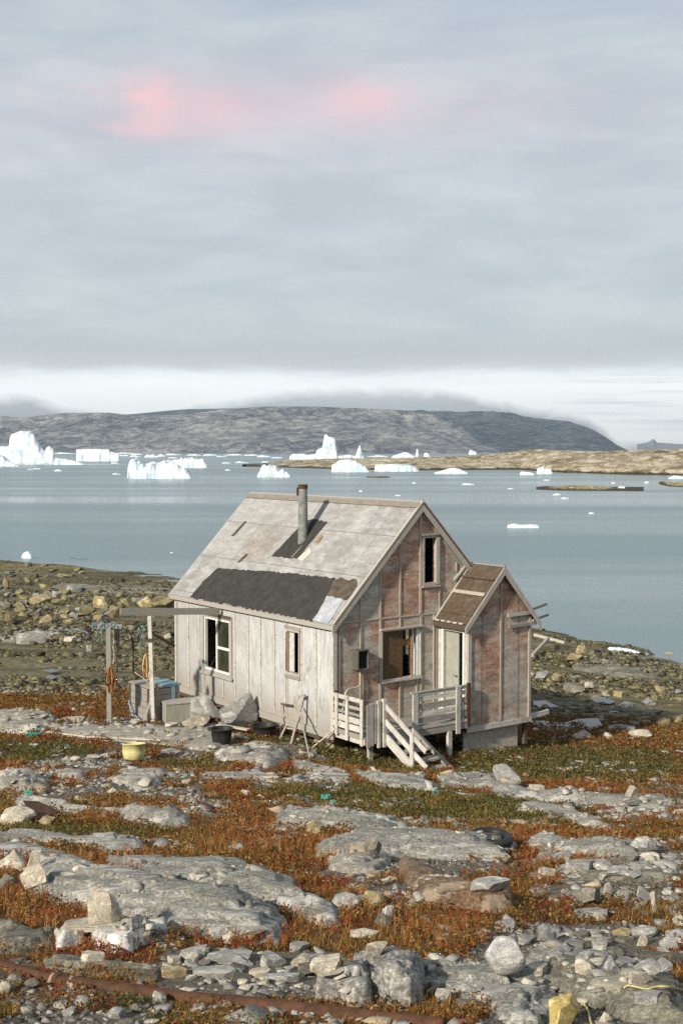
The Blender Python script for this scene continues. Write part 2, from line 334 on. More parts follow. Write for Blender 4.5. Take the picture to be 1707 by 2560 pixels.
def m_gable(name='gable_wall_panels', ax=0, porch=False):
    g = NT(name); p = g.coord('Object'); s = g.sep(p)
    pan = g.math('FLOOR', g.math('MULTIPLY_ADD', s[ax], (1 / .57) if not porch else 1 / 1.0, 20.737 - .0 if not porch else 20.04)); pz = g.math('GREATER_THAN', s[2], 2.38)
    key = g.math('MULTIPLY_ADD', pz, 7.3, pan)
    wn = g.n('ShaderNodeTexWhiteNoise', noise_dimensions='1D'); g.put(wn.inputs['W'], key)
    hg = g.noise(g.map(p, (1., 1., 3.2)), 1.9, 5, .6, .5)
    big = g.noise(p, 1.5, 5, .65)
    red = g.ramp(hg, [(.3, (.19, .09, .052)), (.5, (.36, .205, .135)), (.68, (.52, .40, .31))])
    gry = g.ramp(hg, [(.3, (.24, .21, .17)), (.5, (.38, .345, .29)), (.68, (.52, .485, .43))])
    k = g.math('ADD', g.math('MULTIPLY', wn.outputs[0], .8), g.math('MULTIPLY_ADD', big, 2.2, -.95))
    c = g.mix(g.ramp(k, [(.22, 0.), (.55, 1.)]), red, gry)
    c = g.mix(g.ramp(g.noise(g.map(p, (1, 1, 1.8)), 13, 5, .72), [(.57, 0.), (.62, .75)]), c, (.68, .62, .57))
    c = g.mix(g.ramp(g.noise(p, 9, 5, .75), [(.36, .45), (.43, 0.)]), c, (.13, .09, .06))
    c = g.mix(g.ramp(g.noise(g.map(p, (1, 1, .5)), 2.9, 5, .7), [(.58, 0.), (.7, .5)]), c, (.30, .12, .06))
    ch = g.noise(g.map(p, (3.5, 3.5, 24)), 4.5, 4, .75); c = g.mix(g.ramp(ch, [(.55, 0.), (.63, .6)]), c, (.13, .095, .07))
    c = g.mix(g.ramp(g.noise(g.map(p, (2, 2, 9), loc=(4, 4, 4)), 7, 4, .75), [(.56, 0.), (.62, .55)]), c, (.58, .54, .49))
    bt = g.math('FRACT', g.math('MULTIPLY_ADD', s[ax], 1 / .57, .237 if not porch else .53)); seam = g.ramp(g.math('MULTIPLY_ADD', g.noise(p, 6, 4, .7), .10, g.math('ABSOLUTE', g.math('SUBTRACT', bt, .5))), [(.08, .6), (.13, 0.)])
    c = g.mix(seam, c, (.17, .13, .10))
    g.bump(hg, .5, .006); return g.fin(c, .85)
M['gable'] = m_gable(); M['porch'] = m_gable('porch_wall_panels', 0, True)
def m_roof():
    g = NT('grey_roof_sheets'); p = g.coord('Object'); s = g.sep(p)
    st = g.noise(g.map(p, (2.2, .9, 2.2)), 2.4, 7, .72, .5)
    c = g.ramp(st, [(.3, (.15, .148, .14)), (.48, (.265, .262, .252)), (.68, (.40, .40, .39))])
    px = g.math('FLOOR', g.math('MULTIPLY_ADD', s[0], 1 / .83, 10.)); py = g.math('FLOOR', g.math('MULTIPLY_ADD', s[1], 1 / 1.22, g.math('MULTIPLY', px, .5)))
    wn = g.n('ShaderNodeTexWhiteNoise', noise_dimensions='2D'); cx = g.n('ShaderNodeCombineXYZ'); g.put(cx.inputs[0], px); g.put(cx.inputs[1], py); g.put(wn.inputs['Vector'], cx.outputs[0])
    c = g.mix(g.math('MULTIPLY', wn.outputs[0], .45), c, (.40, .395, .385))
    seam = g.math('MAXIMUM', panel_mask(g, s[0], .83, .5, .006), g.math('LESS_THAN', g.math('ABSOLUTE', g.math('SUBTRACT', g.math('FRACT', g.math('ADD', g.math('MULTIPLY_ADD', s[1], 1 / 1.22, .5), g.math('MULTIPLY', px, .5))), .5)), .005))
    c = g.mix(g.math('MULTIPLY', seam, .75), c, (.07, .06, .05))
    dx = g.math('SUBTRACT', s[0], 1.25); dy = g.math('MULTIPLY', g.math('SUBTRACT', s[1], 4.7), .55)
    rr = g.math('ADD', g.math('MULTIPLY', dx, dx), g.math('MULTIPLY', dy, dy))
    worn = g.math('SUBTRACT', g.noise(p, 4.5, 6, .75), g.math('MULTIPLY', rr, .75))
    c = g.mix(g.ramp(worn, [(.32, 0.), (.50, .5)]), c, (.27, .215, .175))
    rag = g.ramp(g.noise(g.map(p, (1, 2.6, 1)), 9, 6, .8, .4), [(.53, 0.), (.60, 1.)])
    c = g.mix(g.math('MULTIPLY', rag, g.ramp(worn, [(.33, 0.), (.5, .6)])), c, (.10, .05, .03))
    c = g.mix(g.ramp(g.noise(p, 7, 6, .75), [(.58, 0.), (.66, .75)]), c, (.13, .10, .075))
    c = g.mix(g.ramp(g.noise(g.map(p, (4, 14, 4)), 4, 4, .75), [(.54, 0.), (.63, .5)]), c, (.17, .15, .125))
    c = g.mix(g.ramp(g.noise(g.map(p, (1, .6, 1)), 1.6, 5, .65), [(.50, 0.), (.62, .5)]), c, (.20, .19, .175))
    g.bump(st, .4, .008); return g.fin(c, .75)
M['roof'] = m_roof()
M['porch_roof'] = m_wood('brown_porch_roof_boards', [(.03, .020, .012), (.075, .050, .031), (.15, .115, .08)], (3, 5, 3), sc=2.2, stain=(.19, .165, .13), sf=.56)
def simple(name, c0, c1, sc=8, rough=.8, bump=.3, metal=0., d=.005):
    g = NT(name); p = g.coord('Object'); n = g.noise(p, sc, 6, .7); g.put(g.b.inputs['Metallic'], metal)
    g.bump(g.noise(p, sc * 5, 4, .7), bump, d); return g.fin(g.ramp(n, [(.38, c0), (.62, c1)]), rough)
M['felt'] = simple('tar_paper', (.030, .029, .026), (.048, .046, .042), 5, .95, .6)
M['felt_brown'] = simple('old_brown_tar_paper', (.05, .042, .032), (.11, .088, .065), 6, .95, .5)
M['tin'] = simple('pale_tin_sheet', (.27, .29, .32), (.42, .44, .46), 5, .5, .2)
M['rust'] = simple('rusty_iron', (.05, .024, .013), (.10, .046, .024), 9, .8, .5)
M['rust_light'] = simple('pale_clamp_metal', (.22, .12, .08), (.36, .26, .20), 20, .6, .2)
M['zinc'] = simple('zinc_flue', (.13, .14, .13), (.25, .26, .245), 9, .6, .2)
M['black_plastic'] = simple('black_plastic', (.012, .013, .012), (.028, .028, .027), 6, .5, .2)
M['yellow_plastic'] = simple('yellow_plastic', (.50, .44, .20), (.68, .62, .32), 4, .55, .15)
M['teal_rope'] = simple('teal_net', (.05, .26, .22), (.12, .44, .37), 25, .8, .3)
M['blue_sheet'] = simple('blue_sheet', (.10, .22, .28), (.26, .36, .40), 8, .6, .4)
M['green_rope'] = simple('green_rope', (.02, .12, .09), (.05, .2, .15), 25, .8, .3)
M['cable'] = simple('pale_hose', (.44, .37, .27), (.58, .52, .42), 6, .6, .2)
M['yellow_rope'] = simple('yellow_rope', (.42, .34, .12), (.55, .47, .22), 20, .8, .2)
M['net_grey'] = simple('grey_net', (.12, .13, .13), (.28, .29, .28), 30, .9, .3)
M['fish'] = simple('dried_fish', (.16, .06, .02), (.42, .20, .06), 14, .7, .4)
M['fish_pale'] = simple('pale_dried_fish', (.50, .34, .14), (.66, .50, .26), 14, .7, .4)
M['concrete'] = simple('weathered_plywood_skirt', (.30, .265, .21), (.45, .41, .345), 14, .9, .4)
M['block'] = m_wood('grey_lichened_box', [(.19, .18, .14), (.27, .26, .21), (.36, .35, .30)], (8, 8, 1.))
M['inside_dark'] = simple('dark_inside', (.014, .012, .010), (.03, .026, .022), 4, .95)  # near-black colour standing in for the shade inside holes and boxes
M['net_dark'] = simple('dark_chain', (.035, .03, .03), (.09, .075, .065), 30, .8, .3)
g = NT('window_glass'); g.put(g.b.inputs['IOR'], 1.45); g.put(g.b.inputs['Transmission Weight'], .0); g.put(g.b.inputs['Specular IOR Level'], .5)
M['glass'] = g.fin(g.ramp(g.noise(g.coord(), 3, 3, .5), [(.4, (.018, .022, .016)), (.7, (.05, .055, .035))]), .12)
g = NT('puddle_water'); g.put(g.b.inputs['Specular IOR Level'], .5); g.put(g.b.inputs['IOR'], 1.33); g.bump(g.noise(g.pos(), 6, 3, .5), .15, .01)
M['puddle'] = g.fin((.05, .052, .045), .08)

# ------------------------------------------------------------------ object helpers
def tag(o, label=None, cat=None, group=None, kind=None):
    if label: o['label'] = label
    if cat: o['category'] = cat
    if group: o['group'] = group
    if kind: o['kind'] = kind
    return o
def empty(name, loc=(0, 0, 0), rz=0):
    o = bpy.data.objects.new(name, None); o.location = loc; o.rotation_euler = (0, 0, rz); o.empty_display_size = .2; COL.objects.link(o); return o
def link(name, me, mat, parent=None, smooth=False):
    o = bpy.data.objects.new(name, me); COL.objects.link(o)
    if mat is not None: me.materials.append(mat)
    if parent: o.parent = parent
    if smooth: me.shade_smooth()
    return o
def npmesh(name, V, Fc, mat, parent=None, smooth=True, col=None, cname='col'):
    me = bpy.data.meshes.new(name); V = np.asarray(V, np.float32); Fc = np.asarray(Fc, np.int32); k = Fc.shape[1]
    me.vertices.add(len(V)); me.vertices.foreach_set('co', V.ravel()); me.loops.add(Fc.size); me.loops.foreach_set('vertex_index', Fc.ravel())
    me.polygons.add(len(Fc)); me.polygons.foreach_set('loop_start', np.arange(0, Fc.size, k, dtype=np.int32))
    try: me.polygons.foreach_set('loop_total', np.full(len(Fc), k, np.int32))
    except Exception: pass
    if col is not None:
        a = me.color_attributes.new(cname, 'FLOAT_COLOR', 'POINT'); cc = np.ones((len(V), 4), np.float32); cc[:, :3] = col; a.data.foreach_set('color', cc.ravel())
    me.update(calc_edges=True)
    return link(name, me, mat, parent, smooth)
def grid_faces(nr, nc):
    i = np.arange((nr - 1) * (nc - 1)); r = i // (nc - 1); c = i % (nc - 1); a = r * nc + c
    return np.stack([a, a + 1, a + nc + 1, a + nc], 1)
class MB:
    """collects solids, then links them as one mesh object"""
    def __init__(s): s.bm = bmesh.new()
    def hexa(s, p):  # 8 corners: bottom 4 ccw, top 4 ccw
        v = [s.bm.verts.new(q) for q in p]
        for f in ((3, 2, 1, 0), (4, 5, 6, 7), (0, 1, 5, 4), (1, 2, 6, 5), (2, 3, 7, 6), (3, 0, 4, 7)): s.bm.faces.new([v[i] for i in f])
    def box(s, x0, x1, y0, y1, z0, z1, j=0.):
        q = lambda: random.uniform(-j, j)
        s.hexa([(x0 + q(), y0 + q(), z0 + q()), (x1 + q(), y0 + q(), z0 + q()), (x1 + q(), y1 + q(), z0 + q()), (x0 + q(), y1 + q(), z0 + q()),
                (x0 + q(), y0 + q(), z1 + q()), (x1 + q(), y0 + q(), z1 + q()), (x1 + q(), y1 + q(), z1 + q()), (x0 + q(), y1 + q(), z1 + q())])
    def beam(s, a, b, w, t, up=(0, 0, 1)):
        a = Vector(a); b = Vector(b); d = (b - a).normalized(); u = Vector(up); sd = d.cross(u)
        if sd.length < 1e-4: sd = d.cross(Vector((1, 0, 0)))
        sd.normalize(); u = sd.cross(d).normalized(); hw = sd * w / 2; ht = u * t / 2
        s.hexa([a - hw - ht, a + hw - ht, b + hw - ht, b - hw - ht, a - hw + ht, a + hw + ht, b + hw + ht, b - hw + ht])
    def tube(s, pts, r, n=8, cap=True, rr=None):
        pts = [Vector(p) for p in pts]; rings = []
        for i, p in enumerate(pts):
            d = (pts[min(i + 1, len(pts) - 1)] - pts[max(i - 1, 0)]).normalized()
            sd = d.cross(Vector((0, 0, 1)))
            if sd.length < .02: sd = d.cross(Vector((0, 1, 0)))
            sd.normalize(); u = sd.cross(d).normalized(); q = rr[i] if rr else r
            rings.append([s.bm.verts.new(p + (sd * math.cos(2 * math.pi * k / n) + u * math.sin(2 * math.pi * k / n)) * q) for k in range(n)])
        for A, B in zip(rings, rings[1:]):
            for k in range(n): s.bm.faces.new((A[k], A[(k + 1) % n], B[(k + 1) % n], B[k]))
        if cap: s.bm.faces.new(rings[0][::-1]); s.bm.faces.new(rings[-1])
    def poly(s, pts, off):
        """flat polygon extruded by vector off"""
        off = Vector(off); a = [s.bm.verts.new(p) for p in pts]; b = [s.bm.verts.new(Vector(p) + off) for p in pts]; n = len(pts)
        s.bm.faces.new(a[::-1]); s.bm.faces.new(b)
        for i in range(n): s.bm.faces.new((a[i], a[(i + 1) % n], b[(i + 1) % n], b[i]))
    def build(s, name, mat, parent=None, bevel=0., smooth=False):
        bmesh.ops.recalc_face_normals(s.bm, faces=s.bm.faces[:])
        if bevel: bmesh.ops.bevel(s.bm, geom=s.bm.edges[:], offset=bevel, segments=1, affect='EDGES', clamp_overlap=True)
        me = bpy.data.meshes.new(name); s.bm.to_mesh(me); s.bm.free()
        return link(name, me, mat, parent, smooth)
def smooth_path(pts, n=6):
    out = []; P = [Vector(p) for p in pts]; P = [P[0]] + P + [P[-1]]
    for i in range(1, len(P) - 2):
        for k in range(n):
            t = k / n; a, b, c, d = P[i - 1:i + 3]
            out.append(.5 * ((2 * b) + (c - a) * t + (2 * a - 5 * b + 4 * c - d) * t * t + (3 * b - a - 3 * c + d) * t ** 3))
    out.append(P[-2]); return out

# ================================================================== GROUND
bare_px = []   # (polygon in photo pixels, strength)
def B(k, *pts): bare_px.append(PX(k, *pts))
B('D', (-60, 2265), (150, 2280), (330, 2320), (560, 2370), (600, 2420), (-60, 2420))
B('D', (380, 2180), (740, 2190), (720, 2290), (560, 2300), (380, 2250))
B('D', (750, 1930), (1060, 1955), (1620, 1930), (1620, 2040), (1400, 2060), (1230, 2040), (1180, 2010), (900, 2050), (760, 2000))
B('D', (1050, 2180), (1240, 2120), (1620, 2110), (1620, 2400), (1080, 2400))
B('D', (1220, 2030), (1620, 2040), (1620, 2075), (1330, 2080))
B('p1', (250, 330), (700, 220), (1000, 380), (1370, 460), (1500, 560), (1260, 650), (900, 560), (400, 560), (250, 430))
B('D', (180, 1655), (400, 1630), (620, 1690), (640, 1730), (400, 1700))
B('D', (440, 1700), (840, 1720), (800, 1740), (480, 1760))
B('p3', (1000, 400), (1620, 390), (1620, 520), (1000, 560))
B('p3', (1250, 290), (1620, 300), (1620, 390), (1300, 360))
B('D', (560, 1790), (760, 1790), (750, 1810), (560, 1815))
green_px = [PX('D', (1040, 1720), (1200, 1700), (1560, 1730), (1560, 1790), (1250, 1800), (1040, 1790)), PX('D', (620, 1690), (1000, 1700), (1000, 1780), (640, 1740)),
            PX('p1', (0, 560), (230, 690), (500, 740), (1000, 780), (900, 850), (0, 810)), PX('D', (620, 1790), (1300, 1830), (1420, 1880), (1300, 1900), (800, 1870), (600, 1830)),
            PX('p4', (640, 900), (1100, 950), (1100, 1150), (620, 1150)), PX('p1', (800, 270), (1568, 330), (1568, 420), (900, 360)), PX('p1', (0, 180), (600, 210), (700, 330), (0, 330))]
def toground(poly): return np.array([list(hit(x, y)[:2]) for x, y in poly])
bare = [toground(q) for q in bare_px]; green = [toground(q) for q in green_px]
def sdist(P, X, Y):
    """signed distance (inside positive) from points to polygon P"""
    X = np.asarray(X, float); Y = np.asarray(Y, float); d = np.full(X.shape, 1e9); ins = np.zeros(X.shape, bool); n = len(P)
    for i in range(n):
        ax, ay = P[i]; bx, by = P[(i + 1) % n]; ex, ey = bx - ax, by - ay; L = ex * ex + ey * ey + 1e-12
        t = np.clip(((X - ax) * ex + (Y - ay) * ey) / L, 0, 1); d = np.minimum(d, np.hypot(X - ax - t * ex, Y - ay - t * ey))
        c = ((ay > Y) != (by > Y)) & (X < (bx - ax) * (Y - ay) / (by - ay + 1e-12) + ax); ins ^= c
    return np.where(ins, d, -d)
def cover(X, Y):
    n = fbm(X / .9, Y / .9, 4, 11) ; b = np.full(np.shape(X), -1e9)
    for P in bare: b = np.maximum(b, sdist(P, X, Y))
    v = 1 - sst(-.25, .25, b / (.02 * Y + .1) * .4 + n * 1.3 - .15)
    patch = sst(.28, .5, fbm(X / .55 + 9, Y / .8, 4, 12))   # stony gaps in the heath
    v = v * (1 - .55 * patch)
    v = np.maximum(v, .85 * sst(.25, .45, fbm(X / .7 + 3, Y / .7, 3, 13)))
    gr = np.full(np.shape(X), -1e9)
    for P in green: gr = np.maximum(gr, sdist(P, X, Y))
    gr = sst(-.3, .3, gr + n * .4)
    yb = np.where(X / Y < 0, 34.6, 33.2) + 1.2 * fbm(X / 2, Y * 0, 3, 14)
    be = sst(-.6, .6, Y - yb)
    return v, gr, be
def build_ground():
    us = np.concatenate([np.linspace(-2.2, -.42, 50)[:-1], np.linspace(-.42, .42, 430), np.linspace(.42, 2.2, 50)[1:]])
    ys = np.concatenate([np.linspace(-6, 5.5, 20)[:-1], 5.5 * (6.4) ** np.linspace(0, 1, 520), 35.2 * (8) ** np.linspace(0, 1, 430)[1:]])
    Yg, Ug = np.meshgrid(ys, us, indexing='ij'); Xg = Ug * np.maximum(Yg, 5.5)
    Zg = T(Xg, np.maximum(Yg, 0)) 
    v, gr, be = cover(Xg.ravel(), np.maximum(Yg.ravel(), .5))
    o = npmesh('ground', np.stack([Xg.ravel(), Yg.ravel(), Zg.ravel()], 1), grid_faces(len(ys), len(us)), M['ground'], col=np.stack([v, gr, be], 1), cname='cover')
    tag(o, kind='structure')
build_ground()

# ================================================================== BEDROCK SLABS
def interp_poly(pts, n):
    pts = np.array([list(p)[:2] for p in pts]); L = np.concatenate([[0], np.cumsum(np.hypot(*np.diff(pts, axis=0).T))]); t = np.linspace(0, L[-1], n)
    return np.stack([np.interp(t, L, pts[:, 0]), np.interp(t, L, pts[:, 1])], 1)
def slab(k, crest, front, h, dep, label, mat='bedrock', w=None, cat='rock outcrop', name='rock_outcrop', rough=1., pw=.72, res=.0017, group=None):
    if name == 'rock_outcrop': h *= .62; w = (w or dep) * 1.2; dep *= 1.15
    nc = len(crest); cr = [hit(x, y, h * .85 * min(1., 3.2 * min(i, nc - 1 - i) / (nc - 1) + (.5 if (i == 0 and x < 0) or (i == nc - 1 and x > 1700) else 0))) for i, (x, y) in enumerate(PX(k, *crest))]; fr = [hit(x, y) for x, y in PX(k, *front)]
    bk = []
    for i, c in enumerate(cr):
        d = Vector((c.x, c.y)).normalized(); e = dep * (.35 + .65 * math.sin(math.pi * (i + .5) / len(cr)))
        bk.append((c.x + d.x * e, c.y + d.y * e))
    P = np.array([list(q)[:2] for q in fr] + [list(q) for q in bk[::-1]]); w = w or dep
    seed = len(SLABS) * 7 + 40
    def f(X, Y):
        d = sdist(P, X, Y) - .01 + .09 * w * rough * fbm(X / (w * .8), Y / (w * .8), 4, seed)
        t = np.clip(d / w, -1, 1); up = h * (1 - (1 - np.clip(t, 0, 1)) ** 2) ** pw
        ca, sa = math.cos(R(-15)), math.sin(R(-15)); xr = X * ca - Y * sa; yr = X * sa + Y * ca
        nz = fbm(xr / 1.4, yr / .30, 4, seed + 1) * (.11 * h + .010) * rough + .02 * h * fbm(X / .3, Y / .3, 3, seed + 2)
        cid, gap, ox, oy = cells(xr / 1.05 + fbm(xr, yr, 2, seed) * .4, yr / .38, seed); e1 = sst(0, .25, t); q = min(1., h / .22) * rough
        lay = .045 + .12 * h; st = np.floor(up / lay + cid * .8) * lay; up = up * .45 + st * .55
        nz = nz + e1 * q * ((cid - .5) * .05 + ox * (cid - .5) * .10 + oy * (np.mod(cid * 7.3, 1) - .5) * .07 - .05 * (1 - sst(.0, .07, gap)) * (np.mod(cid * 3.7, 1) > .35))
        z = T(X, Y) + np.where(d > 0, up + .02 + nz * sst(0, .3, t), d * .9)
        return z, d
    x0, x1, y0, y1 = P[:, 0].min(), P[:, 0].max(), P[:, 1].min(), P[:, 1].max()
    A = np.array([[x, y, 1] for x, y in P]); tz = T(P[:, 0], P[:, 1]); co = np.linalg.lstsq(A, tz, rcond=None)[0]
    base = lambda X, Y: co[0] * X + co[1] * Y + co[2]
    s = max(.008, res * (y0 + y1) / 2); m = .12
    xs = np.arange(x0 - m, x1 + m, s); ys = np.arange(y0 - m, y1 + m, s * 1.3)
    if len(xs) * len(ys) > 130000:
        q = math.sqrt(len(xs) * len(ys) / 130000); xs = np.linspace(xs[0], xs[-1], int(len(xs) / q)); ys = np.linspace(ys[0], ys[-1], int(len(ys) / q))
    Yg, Xg = np.meshgrid(ys, xs, indexing='ij'); Z, D = f(Xg, Yg)
    Fa = grid_faces(len(ys), len(xs)); keep = (D.ravel()[Fa] > -.14).any(1); Fa = Fa[keep]
    used = np.unique(Fa); mp = np.full(D.size, -1); mp[used] = np.arange(len(used))
    V = np.stack([Xg.ravel(), Yg.ravel(), Z.ravel()], 1)[used]
    o = npmesh(name, V, mp[Fa], M[mat] if isinstance(mat, str) else mat, smooth=True)
    SLABS.append((f, (x0 - .1, x1 + .1, y0 - .1, y1 + .1)))
    return tag(o, label, cat, group)

slab('p4', [(190, 210), (350, 100), (520, 125), (750, 145), (1000, 180), (1300, 260), (1568, 350), (1640, 380), (1850, 500), (1900, 600)],
     [(170, 300), (320, 350), (560, 400), (780, 470), (950, 500), (1100, 560), (1400, 600), (1640, 640), (1850, 640)], .5, .9, 'big grey whaleback of bedrock behind the cream standing stone', w=.8, rough=.4)
slab('p4', [(680, 105), (900, 99), (1400, 90), (1568, 96), (1750, 170), (1950, 270)], [(700, 150), (1000, 200), (1300, 260), (1568, 350), (1800, 380), (1950, 400)], .2, .5, 'long smooth grey ledge running just behind the big foreground whaleback', rough=.5)
slab('p5', [(0, 80), (200, 110), (420, 150), (560, 190), (700, 262), (800, 370)], [(0, 150), (100, 200), (230, 250), (400, 310), (560, 380), (700, 420), (800, 410)], .3, .5, 'striped grey tongue of rock ending above the rust coloured heath in the middle foreground', rough=.5)
slab('p4', [(-60, 480), (0, 485), (100, 492), (250, 540), (375, 600)], [(-60, 690), (0, 690), (120, 690), (250, 670), (370, 640)], .28, .4, 'dark grained dome of bedrock at the left edge above the rusty pipe', 'bedrock_olive', w=.5)
slab('p4', [(290, 775), (500, 765), (800, 800), (1050, 845)], [(290, 800), (540, 835), (850, 870), (1050, 885)], .07, .25, 'thin flat slab lying directly behind the rusty pipe', 'bedrock_olive')
slab('p1', [(90, 590), (210, 562), (540, 592), (1000, 640), (1200, 690), (1245, 720)], [(95, 620), (420, 650), (620, 660), (880, 720), (1060, 760), (1230, 745)], .3, .45, 'long cigar shaped grey ledge beside the rusty iron sheet at left', w=.4, rough=.5)
slab('p1', [(-60, 395), (0, 390), (230, 392), (320, 440)], [(-60, 520), (60, 520), (180, 530), (330, 530)], .3, .5, 'cracked pale outcrop at the left edge below the yellow tub', 'bedrock_pale')
slab('p1', [(300, 120), (600, 105), (1000, 112), (1300, 125), (1500, 150)], [(330, 150), (560, 180), (800, 195), (1050, 215), (1350, 260), (1500, 250)], .1, .5, 'broad flat grey rock under the long pale pole left of the house', 'bedrock_pale')
slab('p1', [(-60, 25), (0, 20), (100, 4), (250, 22), (370, 50)], [(-60, 140), (60, 140), (180, 145), (290, 150), (370, 90)], .3, .7, 'low rounded grey dome at the left edge level with the drying rack', 'bedrock_pale')
slab('p1', [(730, 440), (820, 420), (950, 415), (1060, 440)], [(740, 470), (850, 490), (960, 490), (1060, 480)], .14, .3, 'pale whale shaped rock just below the yellow tub', 'bedrock_pale')
slab('p1', [(355, 400), (450, 382), (530, 385), (572, 410)], [(355, 430), (420, 440), (500, 440), (570, 430)], .12, .25, 'small pale ridge of rock left of the whale shaped rock', 'bedrock_pale')
slab('p1', [(770, 395), (850, 385), (1000, 380), (1150, 400)], [(790, 405), (900, 412), (1050, 412), (1150, 412)], .06, .2, 'narrow grey strip of rock right below the yellow tub', 'bedrock_pale')
slab('p1', [(-60, 815), (100, 795), (300, 795), (480, 835), (740, 835), (960, 870)], [(-60, 850), (250, 850), (500, 870), (600, 880), (720, 920), (960, 900)], .16, .4, 'rough broken ledge across the left below the cigar shaped ledge')
slab('p1', [(-60, 850), (100, 870), (300, 900), (500, 960)], [(-60, 930), (200, 960), (350, 980), (560, 1000)], .1, .3, 'half buried flat grey rock behind the leaning white stones at left')
slab('p2', [(-40, 110), (60, 85), (140, 50), (200, 40), (390, 62), (450, 120)], [(-40, 140), (100, 150), (200, 170), (300, 205), (400, 190), (450, 160)], .3, .5, 'smooth pale grey rock in front of the black tubs', 'bedrock_pale', w=.4)
slab('p2', [(460, 140), (560, 145), (700, 175), (840, 215)], [(460, 190), (600, 215), (720, 225), (840, 228)], .12, .3, 'peach tinted flat rock beside the smooth pale rock before the house', 'bedrock_pale')
slab('p2', [(-120, 230), (0, 222), (200, 215), (400, 248)], [(-120, 250), (40, 265), (200, 262), (400, 270)], .1, .25, 'thin pale ledge in the heath below the smooth pale rock', 'bedrock_pale')
slab('p2', [(505, 225), (600, 222), (750, 228), (870, 240)], [(520, 245), (640, 262), (760, 275), (870, 285)], .08, .25, 'narrow broken ledge left of the pointed slab before the stairs', 'bedrock_pale')
slab('p2', [(850, 198), (1000, 222), (1150, 232), (1310, 235), (1380, 280), (1445, 335)], [(880, 240), (960, 270), (1050, 305), (1200, 330), (1350, 345), (1440, 355)], .2, .4, 'pointed smooth slab just in front of the wooden stairs', 'bedrock')
slab('p2', [(330, 478), (450, 462), (700, 466), (1000, 510), (1130, 535), (1240, 578)], [(345, 540), (500, 560), (700, 580), (900, 600), (1100, 602), (1230, 595)], .26, .5, 'smooth grey ledge behind the clump of tall red stalks in mid foreground')
slab('p2', [(610, 735), (700, 700), (780, 625), (900, 606), (1100, 598), (1300, 602), (1568, 650), (1750, 690), (1900, 740)], [(620, 765), (800, 760), (900, 765), (1000, 790), (1200, 770), (1400, 780), (1700, 790), (1900, 800)], .32, .6, 'long split grey outcrop with a black hollow in the centre foreground', w=.5)
slab('p2', [(695, 820), (760, 775), (850, 758), (980, 770), (1120, 800)], [(710, 850), (800, 870), (900, 875), (1020, 870), (1120, 815)], .2, .3, 'pale lumpy rock just below the split outcrop', 'bedrock_pale')
slab('p3', [(-20, 255), (240, 243), (370, 262), (420, 258), (520, 290), (700, 345), (1000, 358), (1300, 385), (1520, 410)],
     [(0, 310), (200, 315), (330, 350), (480, 390), (700, 400), (1000, 425), (1300, 445), (1520, 440)], .25, .5, 'very long smooth ledge crossing the right side below the green grass', w=.4)
slab('p3', [(540, 690), (620, 647), (750, 648), (900, 657), (1200, 692), (1340, 745)], [(560, 710), (700, 740), (850, 760), (1000, 770), (1200, 780), (1330, 790)], .28, .5, 'smooth topped ledge above the loose scree at right')
slab('p3', [(485, 432), (600, 408), (770, 425), (900, 460), (1010, 508), (1110, 580)], [(500, 455), (620, 475), (760, 505), (880, 545), (1000, 570), (1110, 592)], .14, .35, 'cream and grey flat rock in the heath at right', 'bedrock_pale')
slab('p6', [(-250, 720), (-80, 700), (0, 690), (165, 672), (300, 722), (520, 725), (600, 770), (760, 830)], [(-250, 830), (-60, 830), (60, 870), (180, 900), (330, 980), (450, 1060), (640, 1060), (780, 960)], .2, .4, 'broad blue grey slab under the round tan boulder at bottom right', 'bedrock', w=.35)
slab('p6', [(560, 735), (700, 705), (900, 700), (1200, 755), (1400, 790), (1640, 850)], [(580, 780), (760, 830), (900, 900), (1050, 950), (1200, 1020), (1640, 1060)], .24, .45, 'dark tilted slab filling the bottom right corner', 'bedrock_olive', w=.35)
slab('p6', [(800, 850), (1000, 850), (1250, 840), (1640, 830)], [(780, 870), (900, 880), (1200, 870), (1640, 860)], .05, .2, 'narrow flat ledge in the scree at lower right', 'bedrock_olive')
slab('p6', [(560, 640), (680, 520), (850, 545), (940, 600), (1200, 590)], [(570, 660), (700, 700), (850, 690), (950, 700), (1200, 680)], .14, .3, 'grey block ledge right behind the round tan boulder', 'bedrock')
slab('p3', [(800, 880), (1000, 850), (1300, 845), (1568, 850)], [(800, 900), (1000, 910), (1300, 915), (1568, 915)], .1, .3, 'olive flat ledge between the two bands of scree at right', 'bedrock_olive')
slab('p5', [(1320, 720), (1400, 700), (1568, 690), (1640, 690)], [(1350, 850), (1450, 850), (1568, 830), (1640, 830)], .22, .3, 'square grey slab right of the quartz streaked boulder', 'bedrock')
slab('8', [(500, 520), (700, 440), (1000, 480), (1300, 490), (1600, 480)], [(560, 570), (800, 600), (1000, 640), (1300, 640), (1600, 620)], .5, 3., 'smooth olive rock shelf at the water edge right of the house', 'bedrock_olive', w=3., res=.003)
slab('7', [(0, 760), (150, 755), (400, 770), (700, 790), (800, 800)], [(0, 850), (140, 865), (400, 850), (700, 860), (800, 840)], .5, 2.2, 'flat grey ledge across the stony shore at left', 'bedrock', w=2., res=.003)
slab('7', [(-60, 1275), (100, 1268), (300, 1270), (560, 1300), (900, 1310)], [(-60, 1310), (200, 1312), (300, 1320), (600, 1330), (900, 1330)], .15, .8, 'low pale ledge behind the strip of red heath at left', 'bedrock_pale', w=.8)
slab('7', [(450, 400), (600, 370), (900, 380), (1200, 380), (1500, 400)], [(450, 430), (700, 440), (1000, 440), (1200, 430), (1500, 440)], .5, 3., 'dark smooth rock shelf by the inlet behind the boulders at left', 'bedrock_olive', w=2.5, res=.003)

